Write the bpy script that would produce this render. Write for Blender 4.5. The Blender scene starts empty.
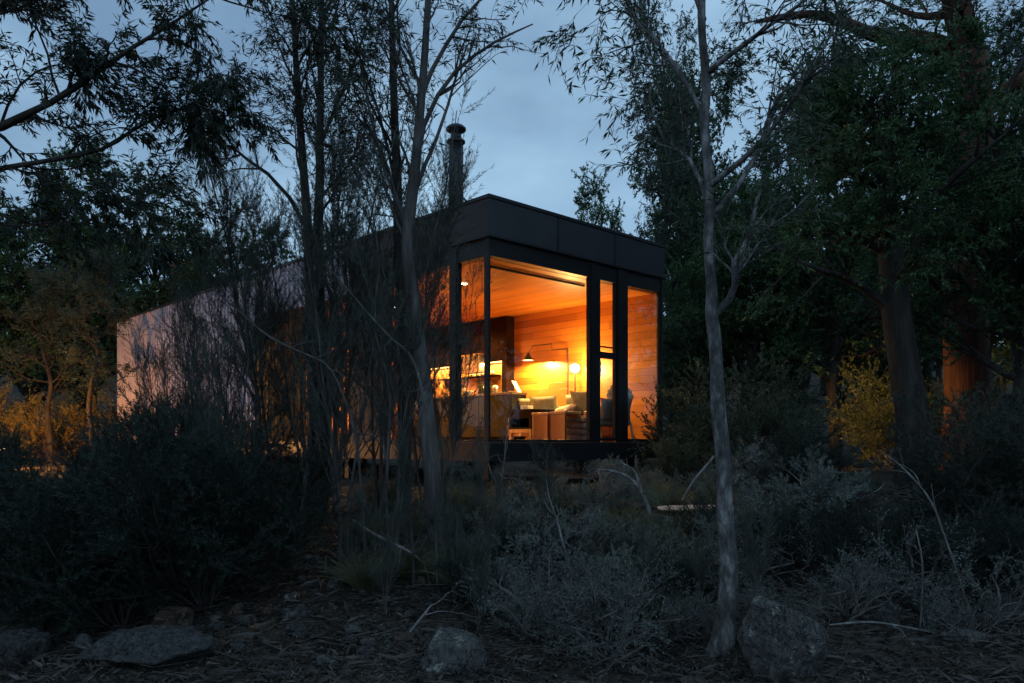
import bpy, bmesh, math, random
import numpy as np
from mathutils import Vector, Matrix, noise as mnoise

S = bpy.context.scene
COL = S.collection
R = math.radians
F_PX, CX, HY, EYE = 786.0, 512.0, 442.0, 1.5      # focal length in pixels, centre column, horizon row, eye height


def P(px, py, d):
    """the point seen at a pixel of the photograph, at depth d metres"""
    return np.array([(px - CX) / F_PX * d, d, EYE + (HY - py) / F_PX * d])


# ------------------------------------------------------------------ ground height
_gy = [-400, 0, 4, 6, 7.2, 8.6, 9.6, 11, 16, 24, 40, 80, 900]
_gz = [-1.0, -0.25, -0.12, 0.02, 0.26, 0.62, 0.80, 0.86, 0.88, 1.1, 3.2, 12.0, 24.0]


def gz(x, y):
    x = np.asarray(x, float); y = np.asarray(y, float)
    z = np.interp(y, _gy, _gz)
    z = z + 0.05 * np.sin(x * 1.3 + 0.7 * y) + 0.035 * np.sin(x * 2.9 - y * 2.1 + 1) + 0.02 * np.sin(5.1 * x + 4.3 * y)
    z = z + np.where(y < 9, 0.10 * np.clip((-x - 1) / 4, 0, 1) + 0.12 * np.clip((x - 1.5) / 3, 0, 1), 0)
    z = z + np.clip((y - 26) / 60, 0, 1) * (2.5 * np.sin(x * 0.05 + 1) + np.clip(-x * 0.05, 0, 6))
    return z


def G(px, d):
    x = (px - CX) / F_PX * d
    return np.array([x, d, float(gz(x, d))])


# ------------------------------------------------------------------ materials
def newmat(name):
    m = bpy.data.materials.new(name); m.use_nodes = True
    nt = m.node_tree
    return m, nt, nt.nodes['Principled BSDF'], nt.nodes['Material Output']


def mat_plain(name, col, rough=0.6, metal=0.0, noise=0.15, scale=8.0, bump=0.0, spec=0.4, bscale=None):
    m, nt, b, out = newmat(name)
    b.inputs['Roughness'].default_value = rough
    b.inputs['Metallic'].default_value = metal
    b.inputs['Specular IOR Level'].default_value = spec
    tc = nt.nodes.new('ShaderNodeTexCoord')
    n = nt.nodes.new('ShaderNodeTexNoise'); n.inputs['Scale'].default_value = scale; n.inputs['Detail'].default_value = 6
    nt.links.new(tc.outputs['Object'], n.inputs['Vector'])
    r = nt.nodes.new('ShaderNodeValToRGB')
    lo = [c * (1 - noise * 2) for c in col]; hi = [min(1, c * (1 + noise * 2)) for c in col]
    r.color_ramp.elements[0].color = (*lo, 1); r.color_ramp.elements[0].position = 0.3
    r.color_ramp.elements[1].color = (*hi, 1); r.color_ramp.elements[1].position = 0.7
    nt.links.new(n.outputs['Fac'], r.inputs['Fac'])
    nt.links.new(r.outputs['Color'], b.inputs['Base Color'])
    if bump:
        bp = nt.nodes.new('ShaderNodeBump'); bp.inputs['Strength'].default_value = bump; bp.inputs['Distance'].default_value = 0.02
        n2 = nt.nodes.new('ShaderNodeTexNoise'); n2.inputs['Scale'].default_value = bscale or scale * 4; n2.inputs['Detail'].default_value = 8
        nt.links.new(tc.outputs['Object'], n2.inputs['Vector'])
        nt.links.new(n2.outputs['Fac'], bp.inputs['Height'])
        nt.links.new(bp.outputs['Normal'], b.inputs['Normal'])
    return m


def mat_leaf(name, c1, c2, rough=0.55, trans=0.25, tip=None):
    m, nt, b, out = newmat(name)
    geo = nt.nodes.new('ShaderNodeNewGeometry')
    r = nt.nodes.new('ShaderNodeValToRGB')
    r.color_ramp.elements[0].color = (*c1, 1); r.color_ramp.elements[1].color = (*c2, 1)
    if tip:
        e = r.color_ramp.elements.new(0.93); e.color = (*c2, 1); r.color_ramp.elements[-1].color = (*tip, 1)
    nt.links.new(geo.outputs['Random Per Island'], r.inputs['Fac'])
    tc = nt.nodes.new('ShaderNodeTexCoord')
    n = nt.nodes.new('ShaderNodeTexNoise'); n.inputs['Scale'].default_value = 1.6; n.inputs['Detail'].default_value = 2
    nt.links.new(tc.outputs['Object'], n.inputs['Vector'])
    mr = nt.nodes.new('ShaderNodeMapRange'); mr.inputs['From Min'].default_value = .3; mr.inputs['From Max'].default_value = .7
    mr.inputs['To Min'].default_value = .55; mr.inputs['To Max'].default_value = 1.35
    nt.links.new(n.outputs['Fac'], mr.inputs['Value'])
    mx = nt.nodes.new('ShaderNodeMix'); mx.data_type = 'RGBA'; mx.blend_type = 'MULTIPLY'; mx.inputs['Factor'].default_value = 1
    nt.links.new(r.outputs['Color'], mx.inputs[6]); nt.links.new(mr.outputs['Result'], mx.inputs[7])
    nt.links.new(mx.outputs[2], b.inputs['Base Color'])
    b.inputs['Roughness'].default_value = rough; b.inputs['Specular IOR Level'].default_value = 0.35
    if trans:
        t = nt.nodes.new('ShaderNodeBsdfTranslucent'); nt.links.new(mx.outputs[2], t.inputs['Color'])
        ms = nt.nodes.new('ShaderNodeMixShader'); ms.inputs[0].default_value = trans
        nt.links.new(b.outputs[0], ms.inputs[1]); nt.links.new(t.outputs[0], ms.inputs[2]); nt.links.new(ms.outputs[0], out.inputs[0])
    return m


def mat_bark(name, c1, c2, c3, vs=0.25, scale=9, bump=0.7):
    m, nt, b, out = newmat(name)
    tc = nt.nodes.new('ShaderNodeTexCoord')
    mp = nt.nodes.new('ShaderNodeMapping'); mp.inputs['Scale'].default_value = (1, 1, vs)
    nt.links.new(tc.outputs['Object'], mp.inputs['Vector'])
    n = nt.nodes.new('ShaderNodeTexNoise'); n.inputs['Scale'].default_value = scale; n.inputs['Detail'].default_value = 7; n.inputs['Roughness'].default_value = .65
    nt.links.new(mp.outputs[0], n.inputs['Vector'])
    r = nt.nodes.new('ShaderNodeValToRGB')
    r.color_ramp.elements[0].position = .33; r.color_ramp.elements[0].color = (*c1, 1)
    r.color_ramp.elements[1].position = .68; r.color_ramp.elements[1].color = (*c3, 1)
    e = r.color_ramp.elements.new(.5); e.color = (*c2, 1)
    nt.links.new(n.outputs['Fac'], r.inputs['Fac']); nt.links.new(r.outputs['Color'], b.inputs['Base Color'])
    n2 = nt.nodes.new('ShaderNodeTexNoise'); n2.inputs['Scale'].default_value = scale * 3.5; n2.inputs['Detail'].default_value = 6
    nt.links.new(mp.outputs[0], n2.inputs['Vector'])
    bp = nt.nodes.new('ShaderNodeBump'); bp.inputs['Strength'].default_value = bump; bp.inputs['Distance'].default_value = .02
    nt.links.new(n2.outputs['Fac'], bp.inputs['Height']); nt.links.new(bp.outputs['Normal'], b.inputs['Normal'])
    b.inputs['Roughness'].default_value = .85; b.inputs['Specular IOR Level'].default_value = .25
    return m


def mat_boards(name, axis, along, pitch, c1, c2, rough=0.38, blen=1.9):
    """lining boards: one row per `pitch` on `axis`, butt joints on `along`, dark groove between rows"""
    m, nt, b, out = newmat(name)
    N, Lk = nt.nodes, nt.links
    tc = N.new('ShaderNodeTexCoord'); sp = N.new('ShaderNodeSeparateXYZ'); Lk.new(tc.outputs['Object'], sp.inputs[0])

    def M(op, a, v=None):
        n = N.new('ShaderNodeMath'); n.operation = op
        if hasattr(a, 'links'): Lk.new(a, n.inputs[0])
        else: n.inputs[0].default_value = a
        if v is not None:
            if hasattr(v, 'links'): Lk.new(v, n.inputs[1])
            else: n.inputs[1].default_value = v
        return n.outputs[0]
    A = sp.outputs['XYZ'.index(axis)]; B = sp.outputs['XYZ'.index(along)]
    q = M('DIVIDE', A, pitch); row = M('FLOOR', q); fr = M('FRACT', q)
    wn = N.new('ShaderNodeTexWhiteNoise'); wn.noise_dimensions = '1D'; Lk.new(row, wn.inputs['W'])
    qb = M('ADD', M('DIVIDE', B, blen), wn.outputs['Value']); colm = M('FLOOR', qb); fb = M('FRACT', qb)
    wn2 = N.new('ShaderNodeTexWhiteNoise'); wn2.noise_dimensions = '2D'
    cb = N.new('ShaderNodeCombineXYZ'); Lk.new(row, cb.inputs[0]); Lk.new(colm, cb.inputs[1]); Lk.new(cb.outputs[0], wn2.inputs['Vector'])
    mp = N.new('ShaderNodeMapping'); sc = [1, 1, 1]; sc['XYZ'.index(axis)] = 30; sc['XYZ'.index(along)] = 1.2
    mp.inputs['Scale'].default_value = sc; Lk.new(tc.outputs['Object'], mp.inputs[0])
    gr = N.new('ShaderNodeTexNoise'); gr.inputs['Scale'].default_value = 2.5; gr.inputs['Detail'].default_value = 5; Lk.new(mp.outputs[0], gr.inputs['Vector'])
    f = M('ADD', M('MULTIPLY', wn2.outputs['Value'], .65), M('MULTIPLY', gr.outputs['Fac'], .45))
    r = N.new('ShaderNodeValToRGB'); r.color_ramp.elements[0].color = (*c1, 1); r.color_ramp.elements[1].color = (*c2, 1)
    r.color_ramp.elements[0].position = .1; r.color_ramp.elements[1].position = .95
    Lk.new(f, r.inputs['Fac'])
    groove = M('ADD', M('LESS_THAN', fr, .06), M('LESS_THAN', fb, .0025))
    mx = N.new('ShaderNodeMix'); mx.data_type = 'RGBA'
    Lk.new(M('MULTIPLY', groove, .72), mx.inputs['Factor']); Lk.new(r.outputs['Color'], mx.inputs[6]); mx.inputs[7].default_value = (.03, .012, .005, 1)
    Lk.new(mx.outputs[2], b.inputs['Base Color'])
    bp = N.new('ShaderNodeBump'); bp.inputs['Strength'].default_value = .4; bp.inputs['Distance'].default_value = .004
    Lk.new(M('SUBTRACT', 1.0, groove), bp.inputs['Height']); Lk.new(bp.outputs['Normal'], b.inputs['Normal'])
    b.inputs['Roughness'].default_value = rough
    return m


def mat_glass(name, tint=(1, 1, 1), ior=1.5):
    m, nt, b, out = newmat(name)
    nt.nodes.remove(b)
    t = nt.nodes.new('ShaderNodeBsdfTransparent'); t.inputs[0].default_value = (*tint, 1)
    g = nt.nodes.new('ShaderNodeBsdfGlossy'); g.inputs['Roughness'].default_value = 0.0
    lw = nt.nodes.new('ShaderNodeLayerWeight'); lw.inputs['Blend'].default_value = .5
    pw = nt.nodes.new('ShaderNodeMath'); pw.operation = 'POWER'; pw.inputs[1].default_value = 5; nt.links.new(lw.outputs['Facing'], pw.inputs[0])
    fz = nt.nodes.new('ShaderNodeMath'); fz.operation = 'MULTIPLY_ADD'; fz.inputs[1].default_value = .8; fz.inputs[2].default_value = .022; nt.links.new(pw.outputs[0], fz.inputs[0])
    ms = nt.nodes.new('ShaderNodeMixShader')
    nt.links.new(fz.outputs[0], ms.inputs[0]); nt.links.new(t.outputs[0], ms.inputs[1]); nt.links.new(g.outputs[0], ms.inputs[2])
    nt.links.new(ms.outputs[0], out.inputs[0])
    return m


def mat_emit(name, col, strength):
    m, nt, b, out = newmat(name)
    b.inputs['Base Color'].default_value = (.8, .75, .65, 1)
    b.inputs['Emission Color'].default_value = (*col, 1); b.inputs['Emission Strength'].default_value = strength
    return m


WARM = (1.0, 0.47, 0.09)
M = dict(
    black=mat_plain('black_steel', (.016, .017, .020), .42, .3, .12, 3),
    frame=mat_plain('window_frame_black', (.012, .012, .013), .4, .3, .1, 6),
    fascia=mat_plain('fascia_sheet', (.028, .029, .034), .6, .25, .12, 1.2, .05, bscale=3),
    corr=mat_plain('corrugated_sheet', (.42, .37, .41), .5, .25, .10, 1.4, .03),
    flue=mat_plain('flue_steel', (.03, .031, .034), .32, .6, .06, 2),
    floor=mat_boards('floor_boards', 'X', 'Y', .12, (.12, .055, .022), (.22, .10, .04)),
    wall=mat_boards('wall_boards', 'Z', 'Y', .125, (.27, .07, .009), (.55, .19, .025)),
    ceil=mat_boards('ceiling_boards', 'X', 'Y', .125, (.34, .095, .011), (.6, .21, .028)),
    endw=mat_boards('end_wall_boards', 'Z', 'X', .092, (.34, .10, .012), (.6, .22, .03)),
    kit=mat_plain('kitchen_dark_veneer', (.013, .0045, .002), .8, 0, .2, 4, spec=.06),
    bench=mat_plain('bench_dark_olive', (.014, .011, .005), .8, 0, .15, 5, spec=.08),
    btop=mat_plain('bench_top_stone', (.05, .028, .015), .5, 0, .2, 14),
    wood=mat_boards('table_timber', 'X', 'Z', .5, (.24, .09, .03), (.36, .15, .05)),
    woodp=mat_plain('pale_timber', (.42, .24, .10), .5, 0, .18, 9),
    fabric=mat_plain('grey_green_linen', (.22, .21, .14), .9, 0, .12, 30, .3, bscale=220),
    fabd=mat_plain('grey_wool', (.16, .15, .125), .95, 0, .15, 30, .4, bscale=200),
    fleece=mat_plain('cream_fleece', (.52, .46, .36), .95, 0, .18, 22, .9, bscale=60),
    ceram=mat_plain('pale_ceramic', (.6, .52, .4), .3, 0, .08, 12),
    bottle=mat_plain('dark_bottle_glass', (.03, .035, .02), .12, 0, .1, 8),
    amber=mat_plain('amber_jar', (.45, .22, .06), .2, 0, .1, 8),
    steel=mat_plain('brushed_steel', (.5, .48, .45), .3, .9, .08, 10),
    splash=mat_plain('orange_splashback', (.42, .19, .035), .5, 0, .1, 6),
    paper=mat_plain('paper_white', (.65, .6, .5), .7, 0, .06, 8),
    glass=mat_glass('window_glass'),
    bulb=mat_emit('lamp_globe', (1, .80, .45), 60),
    bulb2=mat_emit('lamp_bulb', (1, .72, .36), 30),
    strip=mat_emit('strip_light', (1, .55, .14), 6),
    out=mat_emit('outdoor_bulb', (1, .6, .22), 12),
    rock=mat_plain('grey_rock', (.045, .044, .043), .9, 0, .3, 5, 1, bscale=18),
    rockp=mat_plain('pale_rock', (.10, .097, .09), .9, 0, .32, 7, 1, bscale=16),
    rockr=mat_plain('reddish_rock', (.09, .06, .046), .9, 0, .25, 4, .8, bscale=18),
    slab=mat_plain('sandstone_slab', (.55, .34, .24), .85, 0, .2, 6, .6, bscale=26),
    bark_pale=mat_bark('pale_gum_bark', (.02, .019, .018), (.075, .072, .07), (.24, .23, .225), .4, 13, 1.0),
    bark_grey=mat_bark('grey_bark', (.035, .032, .03), (.075, .07, .066), (.14, .13, .12), .2, 10),
    bark_dark=mat_bark('dark_bark', (.014, .012, .011), (.028, .024, .021), (.05, .044, .038), .18, 9),
    bark_red=mat_bark('red_stringy_bark', (.03, .012, .008), (.07, .027, .016), (.12, .052, .03), .1, 9, 1),
    dead=mat_bark('dead_silver_wood', (.05, .047, .044), (.13, .125, .12), (.26, .25, .245), .2, 12),
    gum=mat_leaf('gum_leaf', (.028, .045, .028), (.07, .10, .06)),
    gum_dark=mat_leaf('gum_leaf_dark', (.014, .022, .015), (.035, .05, .03)),
    green=mat_leaf('myrtle_leaf', (.028, .06, .024), (.065, .125, .046), tip=(.10, .18, .065)),
    tea=mat_leaf('teatree_needle', (.026, .04, .033), (.065, .088, .07), trans=.15),
    tea_dark=mat_leaf('dark_teatree_needle', (.010, .018, .013), (.026, .042, .03), trans=.15),
    tea_light=mat_leaf('silver_shrub_leaf', (.075, .098, .088), (.19, .225, .205), trans=.2),
    olive=mat_leaf('olive_leaf', (.035, .045, .013), (.10, .115, .034), trans=.35),
    bronze=mat_leaf('bronze_leaf', (.16, .12, .032), (.34, .26, .07), trans=.35),  # leaf colour warmed and brightened to carry the lamp's orange glow
    grass=mat_leaf('dry_grass', (.08, .09, .05), (.22, .23, .13), trans=.25),
    litter=mat_leaf('leaf_litter', (.016, .013, .011), (.06, .05, .042), trans=0, tip=(.11, .1, .085)),
)


def mat_ground():
    m, nt, b, out = newmat('forest_floor')
    N, Lk = nt.nodes, nt.links
    tc = N.new('ShaderNodeTexCoord')
    n1 = N.new('ShaderNodeTexNoise'); n1.inputs['Scale'].default_value = 1.1; n1.inputs['Detail'].default_value = 9; n1.inputs['Roughness'].default_value = .7
    n2 = N.new('ShaderNodeTexVoronoi'); n2.inputs['Scale'].default_value = 22
    n3 = N.new('ShaderNodeTexNoise'); n3.inputs['Scale'].default_value = 30; n3.inputs['Detail'].default_value = 8
    for n in (n1, n2, n3): Lk.new(tc.outputs['Object'], n.inputs['Vector'])
    r = N.new('ShaderNodeValToRGB')
    r.color_ramp.elements[0].position = .3; r.color_ramp.elements[0].color = (.018, .015, .012, 1)
    r.color_ramp.elements[1].position = .72; r.color_ramp.elements[1].color = (.085, .07, .055, 1)
    Lk.new(n1.outputs['Fac'], r.inputs['Fac'])
    mx = N.new('ShaderNodeMix'); mx.data_type = 'RGBA'; mx.blend_type = 'OVERLAY'; mx.inputs['Factor'].default_value = .7
    Lk.new(r.outputs['Color'], mx.inputs[6]); Lk.new(n3.outputs['Fac'], mx.inputs[7])
    Lk.new(mx.outputs[2], b.inputs['Base Color'])
    ad = N.new('ShaderNodeMath'); ad.operation = 'ADD'; Lk.new(n2.outputs['Distance'], ad.inputs[0]); Lk.new(n3.outputs['Fac'], ad.inputs[1])
    bp = N.new('ShaderNodeBump'); bp.inputs['Strength'].default_value = .8; bp.inputs['Distance'].default_value = .04
    Lk.new(ad.outputs[0], bp.inputs['Height']); Lk.new(bp.outputs['Normal'], b.inputs['Normal'])
    b.inputs['Roughness'].default_value = .95; b.inputs['Specular IOR Level'].default_value = .15
    return m


M['ground'] = mat_ground()


def mat_rock(name, c1, c2, lichen, lf):
    m, nt, b, out = newmat(name); N, Lk = nt.nodes, nt.links
    tc = N.new('ShaderNodeTexCoord')
    oi = N.new('ShaderNodeObjectInfo'); ad = N.new('ShaderNodeVectorMath'); ad.operation = 'ADD'
    Lk.new(tc.outputs['Object'], ad.inputs[0]); Lk.new(oi.outputs['Location'], ad.inputs[1])
    def noise(sc, det, ro=.6):
        n = N.new('ShaderNodeTexNoise'); n.inputs['Scale'].default_value = sc; n.inputs['Detail'].default_value = det; n.inputs['Roughness'].default_value = ro
        Lk.new(ad.outputs[0], n.inputs['Vector']); return n.outputs['Fac']
    def ramp(src, p0, p1, a, c):
        r = N.new('ShaderNodeValToRGB'); r.color_ramp.elements[0].position = p0; r.color_ramp.elements[1].position = p1
        r.color_ramp.elements[0].color = (*a, 1); r.color_ramp.elements[1].color = (*c, 1); Lk.new(src, r.inputs['Fac']); return r.outputs['Color']
    base = ramp(noise(26, 12, .75), .36, .66, c1, c2)
    lk = ramp(noise(9, 8, .7), .5 + lf, .56 + lf, (0, 0, 0), (1, 1, 1))
    mx = N.new('ShaderNodeMix'); mx.data_type = 'RGBA'; Lk.new(lk, mx.inputs['Factor']); Lk.new(base, mx.inputs[6]); mx.inputs[7].default_value = (*lichen, 1)
    cr = N.new('ShaderNodeTexVoronoi'); cr.feature = 'DISTANCE_TO_EDGE'; cr.inputs['Scale'].default_value = 7
    wv = N.new('ShaderNodeVectorMath'); wv.operation = 'ADD'; nn_ = N.new('ShaderNodeTexNoise'); nn_.inputs['Scale'].default_value = 5; nn_.inputs['Detail'].default_value = 5
    Lk.new(ad.outputs[0], nn_.inputs['Vector']); Lk.new(nn_.outputs['Color'], wv.inputs[0]); Lk.new(ad.outputs[0], wv.inputs[1]); Lk.new(wv.outputs[0], cr.inputs['Vector'])
    ck = ramp(cr.outputs['Distance'], .0, .035, (.25, .25, .25), (1, 1, 1))
    m2 = N.new('ShaderNodeMix'); m2.data_type = 'RGBA'; m2.blend_type = 'MULTIPLY'; m2.inputs['Factor'].default_value = 1; Lk.new(mx.outputs[2], m2.inputs[6]); Lk.new(ck, m2.inputs[7])
    Lk.new(m2.outputs[2], b.inputs['Base Color'])
    sm = N.new('ShaderNodeMath'); sm.operation = 'ADD'; Lk.new(noise(34, 12, .75), sm.inputs[0]); Lk.new(ck, sm.inputs[1])
    bp = N.new('ShaderNodeBump'); bp.inputs['Strength'].default_value = 1; bp.inputs['Distance'].default_value = .018; Lk.new(sm.outputs[0], bp.inputs['Height']); Lk.new(bp.outputs['Normal'], b.inputs['Normal'])
    b.inputs['Roughness'].default_value = .92; b.inputs['Specular IOR Level'].default_value = .2
    return m


M['rock'] = mat_rock('grey_rock', (.02, .02, .021), (.075, .072, .07), (.12, .125, .11), .10)
M['rockp'] = mat_rock('pale_rock', (.035, .034, .032), (.115, .112, .105), (.24, .24, .215), .07)
M['rockr'] = mat_rock('reddish_rock', (.04, .026, .02), (.11, .075, .058), (.14, .13, .11), .10)


# ------------------------------------------------------------------ mesh helpers
def tag(o, label=None, cat=None, group=None, kind=None):
    if label: o['label'] = label
    if cat: o['category'] = cat
    if group: o['group'] = group
    if kind: o['kind'] = kind
    return o


def thing(name, label, cat, loc=(0, 0, 0), rz=0.0, group=None):
    o = bpy.data.objects.new(name, None); COL.objects.link(o)
    o.location = [float(v) for v in loc]; o.rotation_euler = (0, 0, rz); o.empty_display_size = .2
    return tag(o, label, cat, group)


def link(name, me, mat, parent=None, label=None):
    o = bpy.data.objects.new(name, me)
    if mat is not None and len(me.materials) == 0: me.materials.append(mat)
    COL.objects.link(o)
    if parent is not None: o.parent = parent
    if label: o['label'] = label
    return o


def np_mesh(name, verts, quads, smooth=True):
    me = bpy.data.meshes.new(name)
    n, q = len(verts), len(quads)
    me.vertices.add(n); me.vertices.foreach_set('co', np.ascontiguousarray(verts, np.float32).ravel())
    me.loops.add(q * 4); me.loops.foreach_set('vertex_index', np.ascontiguousarray(quads, np.int32).ravel())
    me.polygons.add(q); me.polygons.foreach_set('loop_start', np.arange(q, dtype=np.int32) * 4)
    me.polygons.foreach_set('use_smooth', np.full(q, smooth, dtype=bool))
    me.update(calc_edges=True); me.validate()
    return me


class MB:
    def __init__(self): self.v, self.f = [], []

    def add(self, vs, fs):
        b = len(self.v); self.v += [tuple(map(float, p)) for p in vs]; self.f += [tuple(i + b for i in f) for f in fs]; return self

    def box(self, x0, y0, z0, x1, y1, z1):
        vs = [(x0, y0, z0), (x1, y0, z0), (x1, y1, z0), (x0, y1, z0), (x0, y0, z1), (x1, y0, z1), (x1, y1, z1), (x0, y1, z1)]
        return self.add(vs, [(0, 3, 2, 1), (4, 5, 6, 7), (0, 1, 5, 4), (1, 2, 6, 5), (2, 3, 7, 6), (3, 0, 4, 7)])

    def lathe(self, prof, n=20, c=(0, 0, 0)):
        vs, fs = [], []
        for r, z in prof:
            for k in range(n):
                a = 2 * math.pi * k / n; vs.append((c[0] + r * math.cos(a), c[1] + r * math.sin(a), c[2] + z))
        for i in range(len(prof) - 1):
            for k in range(n):
                k2 = (k + 1) % n; fs.append((i * n + k, i * n + k2, (i + 1) * n + k2, (i + 1) * n + k))
        fs.append(tuple(range(n - 1, -1, -1))); fs.append(tuple((len(prof) - 1) * n + k for k in range(n)))
        return self.add(vs, fs)

    def tube(self, pts, r, n=8):
        pts = [Vector(p) for p in pts]; vs, fs = [], []
        for i, p in enumerate(pts):
            t = (pts[min(i + 1, len(pts) - 1)] - pts[max(i - 1, 0)]).normalized()
            u = t.orthogonal().normalized() if i == 0 else (u - t * u.dot(t)).normalized()
            w = t.cross(u); rr = r[i] if hasattr(r, '__len__') else r
            for k in range(n):
                a = 2 * math.pi * k / n; vs.append(p + rr * (math.cos(a) * u + math.sin(a) * w))
        for i in range(len(pts) - 1):
            for k in range(n):
                k2 = (k + 1) % n; fs.append((i * n + k, i * n + k2, (i + 1) * n + k2, (i + 1) * n + k))
        fs.append(tuple(range(n - 1, -1, -1))); fs.append(tuple((len(pts) - 1) * n + k for k in range(n)))
        return self.add(vs, fs)

    def build(self, name, mat, parent=None, bevel=0.0, smooth=False, label=None):
        me = bpy.data.meshes.new(name); me.from_pydata(self.v, [], self.f); me.update()
        if smooth: me.polygons.foreach_set('use_smooth', np.ones(len(me.polygons), dtype=bool))
        o = link(name, me, mat, parent, label)
        if bevel:
            bv = o.modifiers.new('edge', 'BEVEL'); bv.width = bevel; bv.segments = 2; bv.limit_method = 'ANGLE'
        return o


def cushion_mesh(w, h, t, seed=0, n=14):
    rng = random.Random(seed); vs, fs = [], []
    for side in (1, -1):
        for i in range(n + 1):
            for j in range(n + 1):
                u, v = 2 * i / n - 1, 2 * j / n - 1
                pin = 1 - .10 * (1 - abs(u) ** 2) * abs(v) ** 3
                pin2 = 1 - .10 * (1 - abs(v) ** 2) * abs(u) ** 3
                th = t * .5 * max(0, (1 - u ** 4) * (1 - v ** 4)) ** .55
                th *= 1 + .12 * math.sin(3 * u + seed) * math.cos(2.5 * v + seed)
                vs.append((u * w / 2 * pin2, side * th, v * h / 2 * pin))
    m = n + 1
    for s in (0, 1):
        for i in range(n):
            for j in range(n):
                a = s * m * m + i * m + j; q = (a, a + m, a + m + 1, a + 1)
                fs.append(q if s == 0 else q[::-1])
    mb = MB(); mb.add(vs, fs); return mb


# ------------------------------------------------------------------ the cabin
C0 = np.array([-0.307, 10.5]); ANG = math.atan2(.691, .723)
ER = np.array([math.cos(ANG), math.sin(ANG)]); EL = np.array([-math.sin(ANG), math.cos(ANG)])


def L(a, s, z=0.0):
    w = C0 + a * ER + s * EL
    return (w[0], w[1], EYE + z)


def s_at(px, a):
    k = (px - CX) / F_PX
    b = C0 + a * ER
    return (b[0] - k * b[1]) / (k * EL[1] - EL[0])


W, LEN, HT = 3.94, 15.1, 3.31
cabin = thing('cabin', 'long black flat roofed cabin with a lit glass corner raised above the bush', 'cabin', L(0, 0, 0), ANG)

MB().box(0, 0, -.27, W, .10, -.012).box(0, .10, -.27, .10, LEN, -.012).box(W - .1, .10, -.27, W, LEN, -.012).box(.10, LEN - .1, -.27, W - .1, LEN, -.012) \
    .build('base_beam', M['black'], cabin, .006)
MB().box(.103, .103, -.20, W - .103, LEN - .103, -.02).build('underfloor', M['black'], cabin)
MB().box(.015, .015, -.01, W - .015, 7.0, .0).build('floor', M['floor'], cabin)
for a_, s_ in ((.35, .4), (3.55, .4), (.35, 4.0), (3.55, 4.0), (.35, 8.5), (3.55, 8.5), (.35, 14.5), (3.55, 14.5)):
    MB().box(a_ - .06, s_ - .06, -1.0, a_ + .06, s_ + .06, -.272).build('stump', M['black'], cabin)
# fascia band (deep black sheet on the front and the first metres of the side), thin flashing behind
fa = MB().box(-.02, -.02, 2.77, W + .02, .06, 3.26).box(-.02, .06, 2.77, .06, 3.45, 3.26).box(W - .06, .06, 2.77, W + .02, LEN, 3.26)
fa.build('fascia', M['fascia'], cabin, .004)
for x_ in (1.32, 2.63): MB().box(x_, -.026, 2.772, x_ + .03, -.0205, 3.258).build('joint_strip', M['black'], cabin)
MB().box(-.026, 1.7, 2.772, -.0205, 1.73, 3.258).build('joint_strip', M['black'], cabin)
MB().box(-.03, -.03, 2.745, W + .03, -.012, 2.768).box(-.03, -.012, 2.745, -.012, 3.45, 2.768).build('drip_edge', M['black'], cabin)
MB().box(-.035, -.035, 3.262, W + .035, .10, HT).box(-.035, .10, 3.262, .10, LEN + .03, HT).box(W - .10, .10, 3.262, W + .035, LEN + .03, HT).box(.10, LEN - .1, 3.262, W - .1, LEN + .03, HT) \
    .build('capping', M['black'], cabin, .003)
MB().box(.062, .062, 3.02, W - .062, LEN - .05, 3.12).build('roof', M['fascia'], cabin)
MB().box(.02, .02, 2.505, W - .02, .16, 2.768).box(.02, .16, 2.505, .16, 2.4, 2.768).build('ceiling_bulkhead', M['frame'], cabin)
MB().box(.16, .16, 2.5, W - .102, 7.0, 2.53).build('ceiling', M['ceil'], cabin)
MB().box(.40, .40, 2.455, 2.4, .44, 2.488).build('curtain_track', M['frame'], cabin)
MB().box(W - .1, .06, 0.002, W - .03, 7.0, 2.767).build('timber_wall', M['wall'], cabin)
MB().box(.12, 7.0, .002, W - .1, 7.08, 2.76).build('end_wall', M['endw'], cabin)
MB().box(W - .028, .0, -.01, W, LEN, 2.768).build('side_cladding', M['fascia'], cabin)
MB().box(.012, 2.42, .0, .09, 3.45, 2.768).build('dark_cladding', M['fascia'], cabin, label='plain dark cladding panel beside the glass corner')
MB().box(.016, 3.452, 2.42, .09, 6.9, 3.26).build('lintel_panel', M['fascia'], cabin)
MB().box(.03, LEN - .08, -.01, W - .03, LEN, 3.25).build('rear_wall', M['corr'], cabin)
# battens of the screen
bt = MB(); y = 3.47
while y < 6.86:
    bt.box(.02, y, .0, .065, y + .042, 2.418); y += .125
bt.build('batten_screen', M['bark_dark'], cabin)
# corrugated sheet wall
prof = [(0, 0), (.10, 0), (.115, -.034), (.145, -.034)]       # trapezoidal ribs standing 34 mm proud, 160 mm apart


def ribbed(y0, y1, z0, z1, name):
    yy, xx = [], []
    k = 0
    while y0 + k * .16 < y1:
        for dy, dx in prof:
            if y0 + k * .16 + dy < y1: yy.append(y0 + k * .16 + dy); xx.append(.012 + dx)
        k += 1
    yy.append(y1); xx.append(.012); m_ = len(yy)
    v_ = np.concatenate([np.stack([xx, yy, np.full(m_, z0)], 1), np.stack([xx, yy, np.full(m_, z1)], 1)]); q_ = np.arange(m_ - 1)
    link(name, np_mesh(name, v_, np.stack([q_, q_ + m_, q_ + m_ + 1, q_ + 1], 1), False), M['corr'], cabin)


ribbed(6.9, LEN, -.02, 3.258, 'corrugated_wall')
ribbed(3.47, 6.88, 2.44, 3.258, 'corrugated_panel')
MB().box(-.012, LEN - .03, -.02, .05, LEN + .03, 3.25).build('corner_flashing', M['corr'], cabin)


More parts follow.
